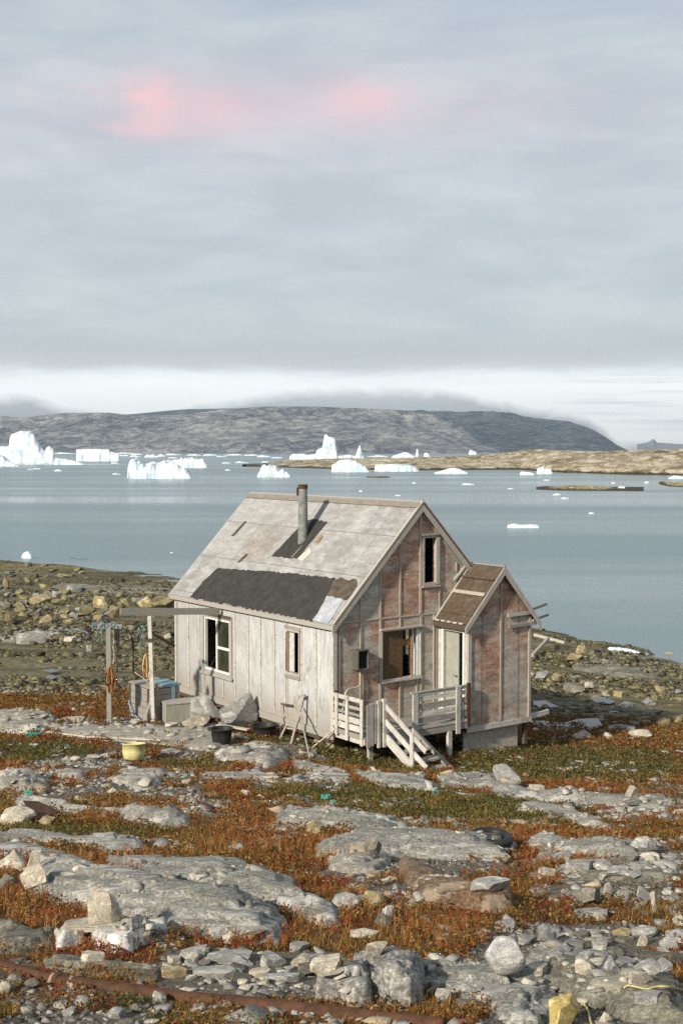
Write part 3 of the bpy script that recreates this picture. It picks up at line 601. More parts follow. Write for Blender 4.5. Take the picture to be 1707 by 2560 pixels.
def traced(k, crest, front, h, dep, label, mat, w, name='boulder', cat='boulder', **kw): return slab(k, crest, front, h, dep, label, mat, w, cat, name, .7, .35, .0016, **kw)
traced('p4', [(560, 552), (640, 535), (800, 528), (1000, 528), (1108, 548)], [(600, 640), (650, 680), (800, 690), (870, 690), (905, 645), (1000, 620), (1095, 600)], .10, .16, 'large white slab lying in the heath above the rusty pipe', 'white_rock', .06, 'slab_stone')
traced('p4', [(345, 590), (400, 562), (450, 575), (500, 565), (560, 560)], [(370, 672), (430, 665), (490, 650), (560, 640)], .09, .14, 'knobbly white stone at the left end of the large white slab', 'white_rock', .06)
traced('p5', [(615, 870), (700, 810), (790, 765), (850, 735), (960, 755), (1020, 800)], [(615, 895), (760, 900), (860, 935), (940, 940), (1000, 930)], .17, .38, 'split grey and white block on the left of the quartz streaked boulder', 'quartz_rock', .13)
traced('p5', [(850, 700), (900, 650), (1000, 655), (1090, 640), (1170, 628), (1260, 680), (1320, 760), (1348, 850)], [(960, 880), (1060, 920), (1180, 935), (1260, 930), (1330, 890)], .27, .55, 'large grey boulder streaked with white quartz at bottom centre', 'quartz_rock', .20)
traced('D', [(914, 1990), (932, 1974), (1000, 1998), (1060, 2030), (1110, 2055), (1185, 2082)], [(922, 2015), (945, 2045), (965, 2078), (1000, 2086), (1060, 2085), (1120, 2098), (1180, 2095)], .15, .22, 'tilted brown topped boulder like an upturned hull, centre right', 'rust_rock', .24)

# ================================================================== STONES
def hull_mesh(seed, kind):
    """a ball cut by random planes: flat fracture faces, worn edges"""
    r = random.Random(seed); bm = bmesh.new(); bmesh.ops.create_icosphere(bm, subdivisions=4, radius=1.)
    co = np.array([v.co[:] for v in bm.verts]); n, lo, hi = {'block': (15, .40, .62), 'flat': (11, .45, .72), 'round': (11, .70, .86), 'slab': (10, .38, .68)}[kind]
    P = []
    for i in range(n):
        q = Vector((r.gauss(0, 1), r.gauss(0, 1), r.gauss(0, .8))).normalized(); P.append((q, r.uniform(lo, hi)))
    if kind in ('flat', 'slab'):
        P += [(Vector((r.uniform(-.15, .15), r.uniform(-.15, .15), 1)).normalized(), r.uniform(.26, .36)), (Vector((r.uniform(-.1, .1), r.uniform(-.1, .1), -1)).normalized(), .3)]
        P = [(q if abs(q.z) > .8 else Vector((q.x, q.y, q.z * .35)).normalized(), o) for q, o in P]
    if kind == 'block': P += [(Vector((r.uniform(-.3, .3), r.uniform(-.3, .3), -1)).normalized(), .6)]
    for _ in range(4):
        for q, o in P:
            q = np.array(q); d = co @ q - o; m = d > 0; co[m] -= d[m, None] * q
    nz = fbm(co[:, 0] * 2.3 + seed, co[:, 1] * 2.3 + co[:, 2] * 3.1, 4, seed % 97); n2 = fbm(co[:, 0] * 9 + co[:, 2] * 4, co[:, 1] * 9 + co[:, 2] * 5, 3, seed % 89)
    co *= (1 + .045 * nz + .016 * n2)[:, None]; lo = co.min(0); hi = co.max(0)
    co = (co - (lo + hi) / 2) / (hi - lo); co[:, 2] += .5
    for v, c in zip(bm.verts, co): v.co = c
    me = bpy.data.meshes.new('stone'); bm.to_mesh(me); bm.free(); me.shade_smooth()
    try: me.set_sharp_from_angle(angle=R(20))
    except Exception: pass
    return me
_SM = {}
def stone_mesh(kind, i, mat):
    k = (kind, i, mat)
    if k not in _SM:
        base = hull_mesh(100 + i * 13 + len(kind) * 7, kind) if (kind, i, None) not in _SM else _SM[(kind, i, None)].copy()
        if (kind, i, None) not in _SM: _SM[(kind, i, None)] = base; base = base.copy()
        base.materials.append(M[mat]); _SM[k] = base
    return _SM[k]
def stone(P, w, d, h, kind, i, mat, rz, tilt=(0, 0), label=None, cat='stone', group=None, name='stone', sink=.18):
    o = bpy.data.objects.new(name, stone_mesh(kind, i, mat)); COL.objects.link(o)
    o.location = (P[0], P[1], P[2] - h * sink); o.scale = (w, d, h); o.rotation_euler = (tilt[0], tilt[1], rz)
    return tag(o, label, cat, group)
OCC = []
def pstone(k, x, y, wpx, hpx, kind, i, mat, label, rz=0, tilt=(0, 0), dk=.8, sink=.15, name='boulder', cat='boulder', group=None):
    """stone whose foot stands at pixel (x, y) of frame k, wpx by hpx in that frame"""
    (qx, qy), = PX(k, (x, y)); s = ZF[k][2]; P = hit(qx, qy, 0, S); m = P.y / F * s
    w = wpx * m; P = Vector((P.x, P.y + w * dk * .35, 0)); P.z = float(S(np.array([P.x]), np.array([P.y]))[0])
    OCC.append((P.x, P.y, w * .5))
    return stone(P, w, w * dk, hpx * m / (1 - sink), kind, i, mat, rz, tilt, label, cat, group, name, sink)
ps = pstone
# traced single stones of the foreground
ps('p4', 665, 500, 235, 240, 'block', 10, 'stone_pale', 'upright cream coloured standing stone on a flat rock, lower left', .3, (0, .06), .7)
ps('p4', 600, 540, 440, 40, 'flat', 2, 'stone_pale', 'low flat slab carrying the upright cream standing stone', .1, dk=.5)
ps('p4', 870, 530, 140, 90, 'block', 5, 'stone_grey', 'small pale triangular stone right of the cream standing stone', .8, dk=.8)
ps('p4', 600, 745, 160, 60, 'flat', 4, 'stone_pale', 'small beige stone in front of the large white slab', .2)
ps('p1', 60, 1050, 210, 140, 'block', 7, 'stone_pale', 'lichen spotted white boulder at the left edge of the frame', .2, dk=.8)
ps('p4', 180, 235, 90, 235, 'slab', 6, 'stone_pale', 'white blade of rock leaning upright beside the whaleback at left', .5, (0, .25), .5)
ps('p4', 250, 250, 220, 120, 'slab', 4, 'stone_pale', 'white wedge stone leaning against the left end of the whaleback', -.5, (0, -.5), .35)
ps('p4', 40, 290, 160, 120, 'block', 8, 'stone_dark', 'dark broken boulder at the left edge under the white boulder', .7)
ps('p1', 100, 740, 240, 115, 'round', 2, 'stone_pale', 'rounded cream boulder at the left edge beside the rusty iron sheet', 0, dk=.9)
ps('p1', 305, 755, 120, 75, 'block', 6, 'stone_tan', 'small orange topped stone right of the rounded cream boulder', .3)
ps('p5', 60, 530, 100, 70, 'round', 4, 'stone_pale', 'small round white stone on the right foot of the whaleback', 0)
ps('p5', 215, 520, 200, 55, 'slab', 3, 'stone_rust', 'rust brown wedge of rock beside the small round white stone', .15, (0, -.12), .5)
ps('p5', 700, 890, 220, 90, 'block', 11, 'stone_pale', 'pale quartz lump at the left foot of the quartz streaked boulder', .2)
ps('p5', 700, 790, 240, 70, 'flat', 6, 'stone_pale', 'flat cream stone above the pale quartz lump', .1, dk=.6)
ps('p5', 570, 740, 150, 90, 'block', 12, 'stone_dark', 'dark grey pyramid shaped stone left of the flat cream stone', .5)
ps('p5', 525, 680, 130, 85, 'block', 1, 'stone_pale', 'pinkish cream block above the dark pyramid shaped stone', .1)
ps('p5', 320, 665, 165, 85, 'slab', 2, 'stone_grey', 'squarish grey flagstone in the rubble above the pipe', .6, (.3, 0), .8)
ps('p5', 90, 640, 240, 60, 'flat', 5, 'stone_grey', 'long flagstone left of the squarish grey flagstone', 0, dk=.5)
ps('p5', 260, 750, 160, 65, 'flat', 7, 'stone_pale', 'pinkish flat stone in the rubble above the pipe', .1, dk=.6)
ps('p5', 400, 775, 250, 55, 'flat', 8, 'stone_grey', 'long low stone right of the pinkish flat stone', 0, dk=.4)
ps('p5', 60, 745, 180, 60, 'flat', 9, 'stone_grey', 'long flagstone with a green tint just above the pipe', -.1, dk=.5)
ps('p5', 520, 575, 140, 55, 'flat', 3, 'stone_grey', 'grey flat stone at the right foot of the whaleback', 0, dk=.6)
ps('p5', 820, 310, 210, 110, 'round', 5, 'stone_grey', 'rounded grey boulder in the heath between the ledges, centre', 0, dk=.8)
ps('p5', 1010, 285, 150, 110, 'block', 10, 'stone_tan', 'tan pointed boulder beside the rounded grey boulder, centre', .4)
ps('p5', 1090, 360, 110, 90, 'block', 0, 'stone_quartz', 'tilted grey and white stone in front of the tan pointed boulder', .7, (.2, .3))
ps('p5', 1050, 410, 120, 90, 'slab', 5, 'stone_dark', 'dark sloping stone below the tilted grey and white stone', -.4, (0, .4), .6)
ps('p5', 940, 480, 200, 40, 'flat', 1, 'stone_pale', 'flat cream stone in the heath above the quartz streaked boulder', 0, dk=.5)
ps('p5', 1000, 635, 140, 130, 'slab', 0, 'stone_pale', 'pale leaning flagstone just behind the quartz streaked boulder', .2, (.6, .1), .4)
ps('p5', 760, 700, 180, 60, 'block', 5, 'stone_olive', 'greenish block in front of the pale leaning flagstone', 0, dk=.7)
ps('p6', 405, 735, 295, 220, 'round', 7, 'stone_quartz', 'round tan boulder with a white quartz vein at lower right', .3, (0, .1), .85)
ps('p3', 330, 1010, 260, 75, 'slab', 3, 'stone_grey', 'pale tail end stone at the right of the tilted brown boulder', -.2, (.2, 0), .5)
ps('p3', 415, 795, 100, 60, 'block', 2, 'stone_pale', 'white block lying on the split outcrop', .1)
ps('p3', 810, 795, 110, 70, 'slab', 0, 'stone_grey', 'light grey triangular stone under the smooth topped ledge', .4)
ps('p3', 905, 840, 200, 60, 'slab', 1, 'stone_grey', 'grey wedge shaped stone below the light grey triangular stone', .1, dk=.5)
ps('p3', 1355, 800, 80, 70, 'block', 7, 'stone_pale', 'cream angular stone at the right end of the smooth topped ledge', .1)
ps('p3', 1320, 720, 180, 90, 'round', 0, 'stone_grey', 'rounded grey boulder in the heath at the right end of the ledge', .3)
ps('p3', 1240, 375, 90, 85, 'block', 8, 'stone_pale', 'bright pale boulder in the grass at right, above the very long ledge', .6)
ps('p3', 420, 265, 200, 105, 'block', 11, 'stone_grey', 'grey sloping boulder in the grass below the plywood skirt', -.3, (0, .25), .6)
ps('p3', 545, 245, 68, 38, 'block', 9, 'stone_rust', 'small orange stone next to the grey sloping boulder', .3)
ps('p3', 625, 325, 100, 32, 'flat', 9, 'stone_pale', 'small white stone on the edge of the very long ledge', 0)
ps('p6', 970, 270, 220, 110, 'block', 12, 'stone_dark', 'dark grey pointed boulder in the red stalks at right', .2, (0, -.2), .7)
ps('p6', 1085, 205, 65, 75, 'round', 3, 'stone_pale', 'small round white stone behind the dark grey pointed boulder', 0)
ps('p6', 970, 345, 240, 60, 'flat', 2, 'stone_grey', 'pale flat stone in front of the dark grey pointed boulder', 0, dk=.4)
ps('p6', 1030, 370, 90, 55, 'block', 0, 'stone_pale', 'square pale stone on the end of the pale flat stone', 0)
ps('p6', 1210, 250, 80, 80, 'slab', 4, 'stone_grey', 'pale upright stone left of the pair at the right margin', .2, (0, .2), .5)
ps('p6', 1285, 270, 90, 130, 'slab', 2, 'stone_grey', 'taller pale upright stone in the red stalks at right', .3, (0, .2), .4)
ps('p6', 1400, 310, 60, 150, 'slab', 3, 'stone_pale', 'narrow white stone standing in the red stalks at the right margin', .3, (0, -.2), .5)
ps('p6', 690, 500, 150, 120, 'block', 3, 'stone_grey', 'pointed grey boulder above the round tan boulder', .3, (.1, .1))
ps('p6', 565, 520, 130, 45, 'flat', 3, 'stone_grey', 'flat light stone at the foot of the pointed grey boulder', .1)
ps('p6', 430, 440, 170, 65, 'slab', 6, 'stone_grey', 'grey slab in the heath above the round tan boulder', .1, dk=.6)
ps('p6', 290, 480, 110, 60, 'block', 8, 'stone_pale', 'white angular stone left above the round tan boulder', .4)
ps('p6', 1040, 540, 110, 55, 'slab', 0, 'stone_grey', 'small triangular grey stone in the scree at lower right', .2)
ps('p6', 1325, 480, 180, 75, 'round', 6, 'stone_grey', 'domed grey boulder near the right edge of the lower scree', .1, dk=.7)
ps('p6', 1300, 530, 75, 80, 'slab', 5, 'stone_pale', 'thin cream stone leaning on the domed grey boulder', .4, (0, .3), .4)
ps('p6', 1190, 480, 150, 60, 'block', 6, 'stone_tan', 'pinkish brown block left of the domed grey boulder', .1)
ps('p6', 1480, 570, 130, 130, 'block', 4, 'stone_grey', 'tall pale grey block near the right edge of the lower scree', .2)
ps('p6', 930, 715, 160, 85, 'block', 10, 'stone_pale', 'cream chiselled boulder behind the dark corner slab', .2, (0, .2), .6)
ps('p6', 1100, 715, 120, 120, 'block', 7, 'stone_grey', 'pyramid shaped grey boulder behind the dark corner slab', .5)
ps('p6', 1340, 715, 170, 90, 'block', 1, 'stone_grey', 'bluish block right of the pyramid shaped boulder', .1)
ps('p6', 1290, 785, 180, 80, 'block', 2, 'stone_pale', 'white wedge lying on the dark corner slab', .1, (0, .25), .6)
ps('p6', 630, 715, 150, 55, 'flat', 8, 'stone_pale', 'low cream stone just right of the round tan boulder', .1)
ps('p6', 790, 1060, 260, 215, 'block', 2, 'stone_yellow', 'mustard yellow lichen covered boulder at the bottom edge', .5, (.1, .2), .6)
ps('p6', 1060, 1050, 120, 90, 'block', 9, 'stone_pale', 'pale boulder at the bottom edge right of the yellow one', .5)
ps('p6', 1345, 900, 190, 60, 'slab', 1, 'stone_grey', 'bluish flat stone resting on the dark corner slab', .1, dk=.6)
ps('p6', 30, 900, 130, 90, 'block', 12, 'stone_grey', 'blue grey stone under the left edge of the broad slab', .1)
ps('p6', 200, 960, 220, 80, 'block', 3, 'stone_dark', 'dark undercut stone below the broad blue grey slab', .2)
ps('p4', 535, 1045, 100, 75, 'round', 1, 'stone_grey', 'round grey cobble below the rusty pipe at bottom left', 0)
ps('p4', 445, 1100, 90, 60, 'block', 1, 'stone_grey', 'small grey block in the gravel below the round grey cobble', 0)
ps('p4', 400, 1050, 115, 45, 'flat', 0, 'stone_grey', 'flat pale cobble left of the round grey cobble', .1)
ps('p4', 750, 1115, 130, 70, 'round', 8, 'stone_grey', 'wide grey cobble at the bottom edge under the pipe', 0)
ps('p4', 875, 1080, 100, 60, 'block', 6, 'stone_dark', 'dark wedge stone in the gravel under the pipe', .6, (0, .4))
ps('p4', 1040, 1010, 100, 70, 'block', 10, 'stone_grey', 'grey stone under the pipe beside the patch of green grass', .2)
ps('p4', 20, 955, 110, 80, 'round', 9, 'stone_pale', 'white stone in the gravel at the bottom left edge', 0)
ps('p4', 95, 905, 110, 80, 'round', 10, 'stone_dark', 'olive brown stone in the gravel at the bottom left edge', 0)
ps('p4', 205, 920, 100, 60, 'round', 11, 'stone_dark', 'low olive stone below the pipe, third from the left edge', 0)
ps('p4', 470, 930, 60, 45, 'block', 11, 'stone_pale', 'small cream stone touching the underside of the pipe', 0)
ps('p4', 1130, 850, 175, 60, 'flat', 9, 'stone_tan', 'beige flat stone above the pipe in red leaves', .1)
ps('p4', 1260, 725, 180, 75, 'slab', 5, 'stone_grey', 'bluish flagstone at the right foot of the whaleback', .1, (.3, 0), .6)
ps('p4', 1400, 850, 320, 65, 'flat', 7, 'stone_grey', 'greenish long flagstone above the pipe, centre', 0, dk=.4)
ps('p4', 1470, 755, 290, 65, 'slab', 2, 'stone_grey', 'long grey flagstone behind the greenish long flagstone', .05, (.2, 0), .4)
ps('p5', 100, 1045, 190, 85, 'block', 4, 'stone_grey', 'grey pointed boulder at the bottom edge below the pipe', .5)
ps('p6', 1430, 640, 300, 70, 'flat', 4, 'stone_dark', 'long dark slab at the right edge of the lower scree', 0, dk=.4)
# around the house
ps('6', 930, 838, 300, 250, 'block', 9, 'stone_grey', 'big striped boulder leaning against the long wall of the house', .6, (0, .45), .7, .12)
ps('6', 790, 800, 230, 190, 'block', 3, 'stone_grey', 'pale left half of the boulder pair by the long wall', .2, (0, -.3), .8)
ps('6', 700, 835, 180, 75, 'block', 1, 'stone_pale', 'small pale rock at the foot of the striped boulder', .2)
ps('6', 535, 1030, 140, 45, 'flat', 1, 'stone_grey', 'grey flat stone right of the yellow tub', 0)
ps('6', 310, 810, 80, 30, 'block', 2, 'stone_pale', 'cream stone in front of the wooden crate', 0)
ps('6', 545, 830, 90, 22, 'flat', 3, 'stone_pale', 'thin white stone in front of the grey block', 0)
ps('p1', 475, 70, 150, 25, 'flat', 5, 'stone_pale', 'white flat stone in the red strip left of the drying rack', 0)
ps('5', 165, 760, 130, 50, 'block', 5, 'stone_olive', 'supporting stone under the front corner of the house', 0, dk=.7)
ps('5', 60, 740, 100, 60, 'block', 6, 'stone_olive', 'second supporting stone under the long wall', 0, dk=.7)
ps('p1', 690, 300, 80, 30, 'block', 4, 'stone_pale', 'white stone upper left of the yellow tub', .1)
ps('p1', 600, 310, 110, 30, 'block', 5, 'stone_pale', 'pair end white stone left of the yellow tub', .1)
ps('p1', 490, 325, 80, 35, 'block', 6, 'stone_pale', 'cream stone in the row left of the yellow tub', .1)
ps('p1', 430, 322, 60, 35, 'block', 7, 'stone_pale', 'leftmost cream stone in the row left of the yellow tub', .1)
ps('p1', 820, 355, 90, 30, 'block', 8, 'stone_pale', 'white flat stone directly under the yellow tub', .1)
ps('p1', 730, 530, 65, 38, 'block', 9, 'stone_pale', 'bright white stone in the heath above the cigar shaped ledge', .1)
ps('p2', 170, 365, 80, 35, 'block', 10, 'stone_pale', 'white stone in the red heath below the smooth pale rock', .1)
ps('p2', 265, 395, 50, 42, 'block', 11, 'stone_pale', 'smaller white stone right of the one in the red heath', .1)
ps('p2', 620, 620, 130, 90, 'round', 2, 'stone_tan', 'round tan boulder among tall red stalks, centre', .1)
ps('p2', 1000, 775, 120, 110, 'block', 12, 'stone_dark', 'dark cleft block in the hollow of the split outcrop', .1)

# shore boulders, traced on the left
for n, (x, y, w, h, kd, i, mt, lb) in enumerate([
    (345, 530, 195, 82, 'block', 2, 'stone_tan', 'long ochre boulder on the left shore above the others'), (875, 565, 160, 112, 'round', 3, 'stone_tan', 'large round topped ochre boulder, the highest one on the left shore'),
    (735, 632, 160, 92, 'block', 5, 'stone_olive', 'broad olive boulder left below the round topped ochre boulder'), (978, 640, 112, 108, 'block', 6, 'stone_tan', 'ochre boulder right below the round topped ochre boulder'),
    (1265, 550, 150, 100, 'block', 7, 'stone_tan', 'two peaked tan boulder on the shore left of the house eave'), (1420, 560, 210, 110, 'round', 5, 'stone_olive', 'large olive boulder touching the house eave on the left'),
    (90, 685, 130, 100, 'block', 8, 'stone_olive', 'mossy boulder at the lower left of the boulder field'), (400, 690, 130, 75, 'block', 9, 'stone_tan', 'angular ochre boulder in the lower row of the boulder field'),
    (165, 460, 100, 55, 'round', 6, 'stone_olive', 'small rounded boulder at the top left of the boulder field'), (275, 870, 275, 100, 'flat', 4, 'stone_grey', 'wide grey keel shaped boulder on the left shore ledge'),
    (50, 385, 70, 90, 'block', 10, 'stone_tan', 'pointed stone at the far left edge below the headland'), (240, 350, 60, 60, 'block', 11, 'stone_olive', 'small peaked stone right of the pointed one below the headland'),
    (610, 850, 120, 35, 'flat', 6, 'stone_pale', 'pale flat stone on the shore ledge left of the drying rack'), (780, 935, 60, 60, 'slab', 1, 'stone_grey', 'small grey stone standing on the shore left of the drying rack'),
    (420, 460, 120, 50, 'block', 0, 'stone_dark', 'dark block beside the long ochre boulder'), (500, 540, 140, 50, 'block', 12, 'stone_olive', 'olive block right of the long ochre boulder'),
    (560, 610, 110, 60, 'block', 1, 'stone_olive', 'yellow green block left of the broad olive boulder'), (1080, 530, 90, 60, 'block', 3, 'stone_olive', 'olive block right of the round topped ochre boulder'),
    (860, 660, 100, 45, 'flat', 7, 'stone_tan', 'low tan stone between the two ochre boulders'), (600, 700, 120, 45, 'round', 8, 'stone_olive', 'low mossy boulder in the bottom row of the boulder field'),
    (1460, 830, 70, 55, 'block', 4, 'stone_pale', 'pale pointed stone seen behind the drying rack')]):
    ps('7', x, y, w, h, kd, i, mt, lb, random.uniform(-.5, .5), dk=.8)
for (x, y, w, h, kd, i, mt, lb) in [
    (575, 780, 220, 75, 'slab', 2, 'stone_dark', 'dark tilted slab on the shore right of the house'), (715, 745, 110, 65, 'block', 3, 'stone_pale', 'pale rectangular block on the shore right of the house'),
    (640, 430, 110, 85, 'round', 3, 'stone_tan', 'rounded tan boulder by the water right of the house'), (570, 500, 150, 70, 'block', 5, 'stone_tan', 'ochre block under the rounded tan boulder by the water'),
    (410, 690, 110, 90, 'block', 6, 'stone_tan', 'yellow lichened boulder nearest the right wall of the porch'), (270, 660, 120, 70, 'round', 5, 'stone_grey', 'pale rounded boulder beside the porch wall'),
    (1250, 890, 130, 70, 'block', 7, 'stone_grey', 'big square stone in the rubble heap at the right'), (1050, 915, 160, 60, 'block', 8, 'stone_grey', 'grey stone left of the big square stone in the rubble heap'),
    (1400, 1085, 150, 70, 'round', 8, 'stone_tan', 'ochre boulder at the bottom of the rubble heap'), (1525, 1060, 75, 60, 'round', 9, 'stone_tan', 'round tan boulder at the right edge of the rubble heap'),
    (1300, 985, 220, 40, 'slab', 3, 'stone_dark', 'long dark slab inside the rubble heap'), (1190, 1200, 230, 75, 'round', 4, 'stone_pale', 'long white boulder in the strip of red heath at right'),
    (650, 1205, 190, 85, 'block', 9, 'stone_pale', 'pinkish boulder in the strip of red heath behind the porch'), (885, 1200, 90, 55, 'block', 10, 'stone_pale', 'small pink stone between the two pale boulders in the red heath'),
    (800, 1165, 80, 45, 'block', 1, 'stone_grey', 'small grey stone behind the pinkish boulder'), (1000, 1130, 260, 45, 'flat', 2, 'stone_grey', 'flat grey stone left of the long white boulder'),
    (1440, 455, 110, 50, 'block', 4, 'stone_tan', 'pale block standing at the water edge, far right')]:
    ps('8', x, y, w, h, kd, i, mt, lb, random.uniform(-.3, .3), dk=.8)

# loose stones scattered over named patches (countable, each an object)
def scatter(k, poly, n, wr, kinds, mats, label, group, name='loose_stone', hr=(.16, .42), dk=(.6, 1.), seed=1):
    r = random.Random(seed); P = np.array(PX(k, *poly)); x0, y0 = P.min(0); x1, y1 = P.max(0); c = 0; tries = 0
    while c < n and tries < n * 40:
        tries += 1; x, y = r.uniform(x0, x1), r.uniform(y0, y1)
        if sdist(P, np.array([x]), np.array([y]))[0] < 0: continue
        p = hit(x, y, 0, S); w = r.uniform(*wr) * (r.random() ** .6 * .7 + .5) * p.y / F
        if any((p.x - a) ** 2 + (p.y - b) ** 2 < (q * .8 + w * .4) ** 2 for a, b, q in OCC): continue
        OCC.append((p.x, p.y, w * .45)); h = w * r.uniform(*hr)
        p.z = float(S(np.array([p.x]), np.array([p.y]))[0])
        stone(p, w, w * r.uniform(*dk), h, r.choice(kinds), r.randrange(13), r.choice(mats), r.uniform(0, 6.28), (r.uniform(-.25, .25), r.uniform(-.25, .25)), label, 'stone', group, name, .2); c += 1
GP = ['stone_grey', 'stone_grey', 'stone_pale', 'stone_grey', 'stone_dark']
scatter('D', [(400, 2190), (740, 2200), (700, 2285), (560, 2300), (400, 2250)], 34, (22, 60), ['flat', 'slab', 'block'], ['stone_grey', 'stone_pale', 'stone_grey', 'stone_grey', 'stone_dark'], 'angular stone in the rubble between the grey whaleback and the rusty pipe', 'rubble between whaleback and pipe', seed=11)
scatter('D', [(0, 2275), (330, 2325), (480, 2352), (0, 2352)], 20, (14, 42), ['round', 'block'], ['stone_grey', 'stone_pale', 'stone_dark'], 'loose cobble in the dark gravel below the rusty pipe', 'cobbles below the rusty pipe', seed=12)
scatter('D', [(1200, 1960), (1568, 1965), (1568, 2020), (1230, 2020)], 44, (22, 66), ['flat', 'slab', 'block'], GP, 'flat stone in the upper scree at right below the smooth topped ledge', 'upper scree at right', seed=13)
scatter('D', [(1210, 2040), (1568, 2040), (1568, 2110), (1300, 2100)], 26, (22, 60), ['flat', 'slab', 'block'], GP, 'stone among red stalks in the middle scree at right', 'middle scree at right', seed=14)
scatter('D', [(1240, 2130), (1568, 2120), (1568, 2230), (1400, 2240), (1240, 2200)], 24, (26, 80), ['flat', 'slab', 'flat'], GP, 'stone in the lower scree at right above the dark corner slab', 'lower scree at right', seed=15)
scatter('D', [(760, 2010), (900, 1990), (900, 2060), (800, 2080)], 24, (16, 40), ['flat', 'slab'], ['stone_tan', 'stone_grey', 'stone_pale'], 'thin flag in the rubble left of the tilted brown boulder', 'rubble left of the tilted brown boulder', seed=16)
scatter('D', [(1060, 2260), (1300, 2300), (1300, 2352), (1000, 2352)], 14, (18, 46), ['flat', 'block'], GP, 'stone wedged under the blue grey slab at the bottom edge', 'stones under the blue grey slab', seed=17)
scatter('7', [(0, 400), (600, 380), (1500, 470), (1500, 560), (1040, 560), (900, 690), (0, 700)], 70, (14, 44), ['block', 'block', 'slab', 'flat'], ['stone_tan', 'stone_olive', 'stone_olive', 'stone_dark', 'stone_grey'], 'boulder filling the field of boulders on the left shore', 'boulder field on the left shore', 'boulder', (.35, .7), seed=18)
scatter('7', [(0, 130), (560, 190), (800, 240), (600, 300), (0, 280)], 16, (12, 34), ['flat', 'block'], ['stone_dark', 'stone_olive'], 'dark rock on the low headland at the left', 'rocks on the left headland', 'headland_rock', (.2, .45), seed=25)
scatter('8', [(170, 560), (560, 600), (1000, 790), (1568, 740), (1568, 1110), (900, 1080), (200, 860)], 80, (12, 34), ['block', 'flat', 'slab'], ['stone_olive', 'stone_olive', 'stone_tan', 'stone_grey', 'stone_dark'], 'rubble stone on the shore right of the house', 'rubble stones on the right shore', 'shore_stone', (.2, .55), seed=19)
scatter('p1', [(280, 250), (720, 240), (1000, 400), (1350, 470), (1300, 640), (700, 570), (300, 480)], 26, (10, 34), ['flat', 'block'], ['stone_pale', 'stone_pale', 'stone_grey'], 'pale stone showing through the heath below the yellow tub', 'pale stones below the yellow tub', seed=20)
scatter('p3', [(1000, 410), (1568, 400), (1568, 540), (1100, 560)], 20, (14, 40), ['flat', 'slab'], ['stone_pale', 'stone_grey'], 'flat pale stone between heath clumps at the right edge', 'flat stones at the right edge', seed=21)
scatter('p2', [(20, 400), (900, 300), (1568, 360), (1400, 500), (900, 440), (20, 700)], 14, (8, 24), ['block', 'flat'], ['stone_pale', 'stone_grey'], 'tiny pale stone showing in the heath in front of the house', 'tiny stones before the house', seed=22)

pl = [(-140, 715), (0, 748), (150, 790), (300, 830), (540, 870), (850, 905), (1050, 935), (1300, 965), (1568, 985), (1900, 1020), (2250, 1060), (2600, 1100), (2900, 1130)]
pp = []
for x, y in pl:
    (qx, qy), = PX('p4', (x, y)); q = hit(qx, qy, .03); q.z -= .03; pp.append(q)
pipe_path = smooth_path(pp, 8); pipe_path = [Vector((p.x, p.y, p.z + .0)) for p in pipe_path]
for q in pipe_path[::2]: OCC.append((q.x, q.y - .03, .13))
# ================================================================== GRAVEL (uncountable)
BOX = np.array([(-1, -1, -1), (1, -1, -1), (1, 1, -1), (-1, 1, -1), (-1, -1, 1), (1, -1, 1), (1, 1, 1), (-1, 1, 1)], float) * .5
BF = np.array([(3, 2, 1, 0), (4, 5, 6, 7), (0, 1, 5, 4), (1, 2, 6, 5), (2, 3, 7, 6), (3, 0, 4, 7)])
def chips(name, X, Y, W, flat, pal, label):
    n = len(X); Z = S(X, Y)
    P = np.repeat(BOX[None], n, 0) + rng.normal(0, .13, (n, 8, 3)); P[:, 4:, :2] *= rng.uniform(.5, 1, (n, 1, 2)); P[:, :, 1] *= rng.uniform(.5, 1, (n, 1)); P[:, :, 2] *= flat * rng.uniform(.6, 1.5, (n, 1))
    t = rng.uniform(-.45, .45, n); c, s = np.cos(t)[:, None], np.sin(t)[:, None]; x = P[:, :, 0] * c - P[:, :, 2] * s; z = P[:, :, 0] * s + P[:, :, 2] * c
    a = rng.uniform(0, 6.28, n); c, s = np.cos(a)[:, None], np.sin(a)[:, None]; xx = x * c - P[:, :, 1] * s; yy = x * s + P[:, :, 1] * c
    V = np.stack([xx * W[:, None] + X[:, None], yy * W[:, None] + Y[:, None], z * W[:, None] + Z[:, None] + (W * flat * .15)[:, None]], 2).reshape(-1, 3)
    Fa = (BF[None] + (np.arange(n) * 8)[:, None, None]).reshape(-1, 4)
    pal = np.array(pal) * .82; col = pal[rng.integers(0, len(pal), n)] * rng.uniform(.7, 1.2, (n, 1)); col = np.repeat(col, 8, 0)
    o = npmesh(name, V, Fa, M['gravel'], smooth=False, col=col); tag(o, label, 'gravel', kind='stuff'); return o
def sample(n, y0, y1, u0=-.34, u1=.34, p=0.):
    Y = y0 + (y1 - y0) * rng.random(n); u = rng.uniform(u0, u1, n); return u * Y, Y
X, Y = sample(90000, 6.2, 33.5); v, gr, be = cover(X, Y); z0 = T(X, Y); z1 = S(X, Y)
ok = (v < .5) & (rng.random(len(X)) < .5) & (z1 < z0 + .02) & (fbm(X / .5, Y / .4, 3, 71) > -.25) | (rng.random(len(X)) < .012) & (z1 < z0 + .02)
X, Y = X[ok], Y[ok]; W = np.exp(rng.normal(math.log(.028), .5, len(X))) * (.6 + Y / 22)
chips('gravel', X, Y, np.clip(W, .012, .14), .3, [(.25, .24, .21), (.33, .31, .27), (.18, .17, .14), (.46, .42, .35), (.28, .22, .15), (.12, .11, .09)], 'grey and cream gravel chips between the ledges and heath')
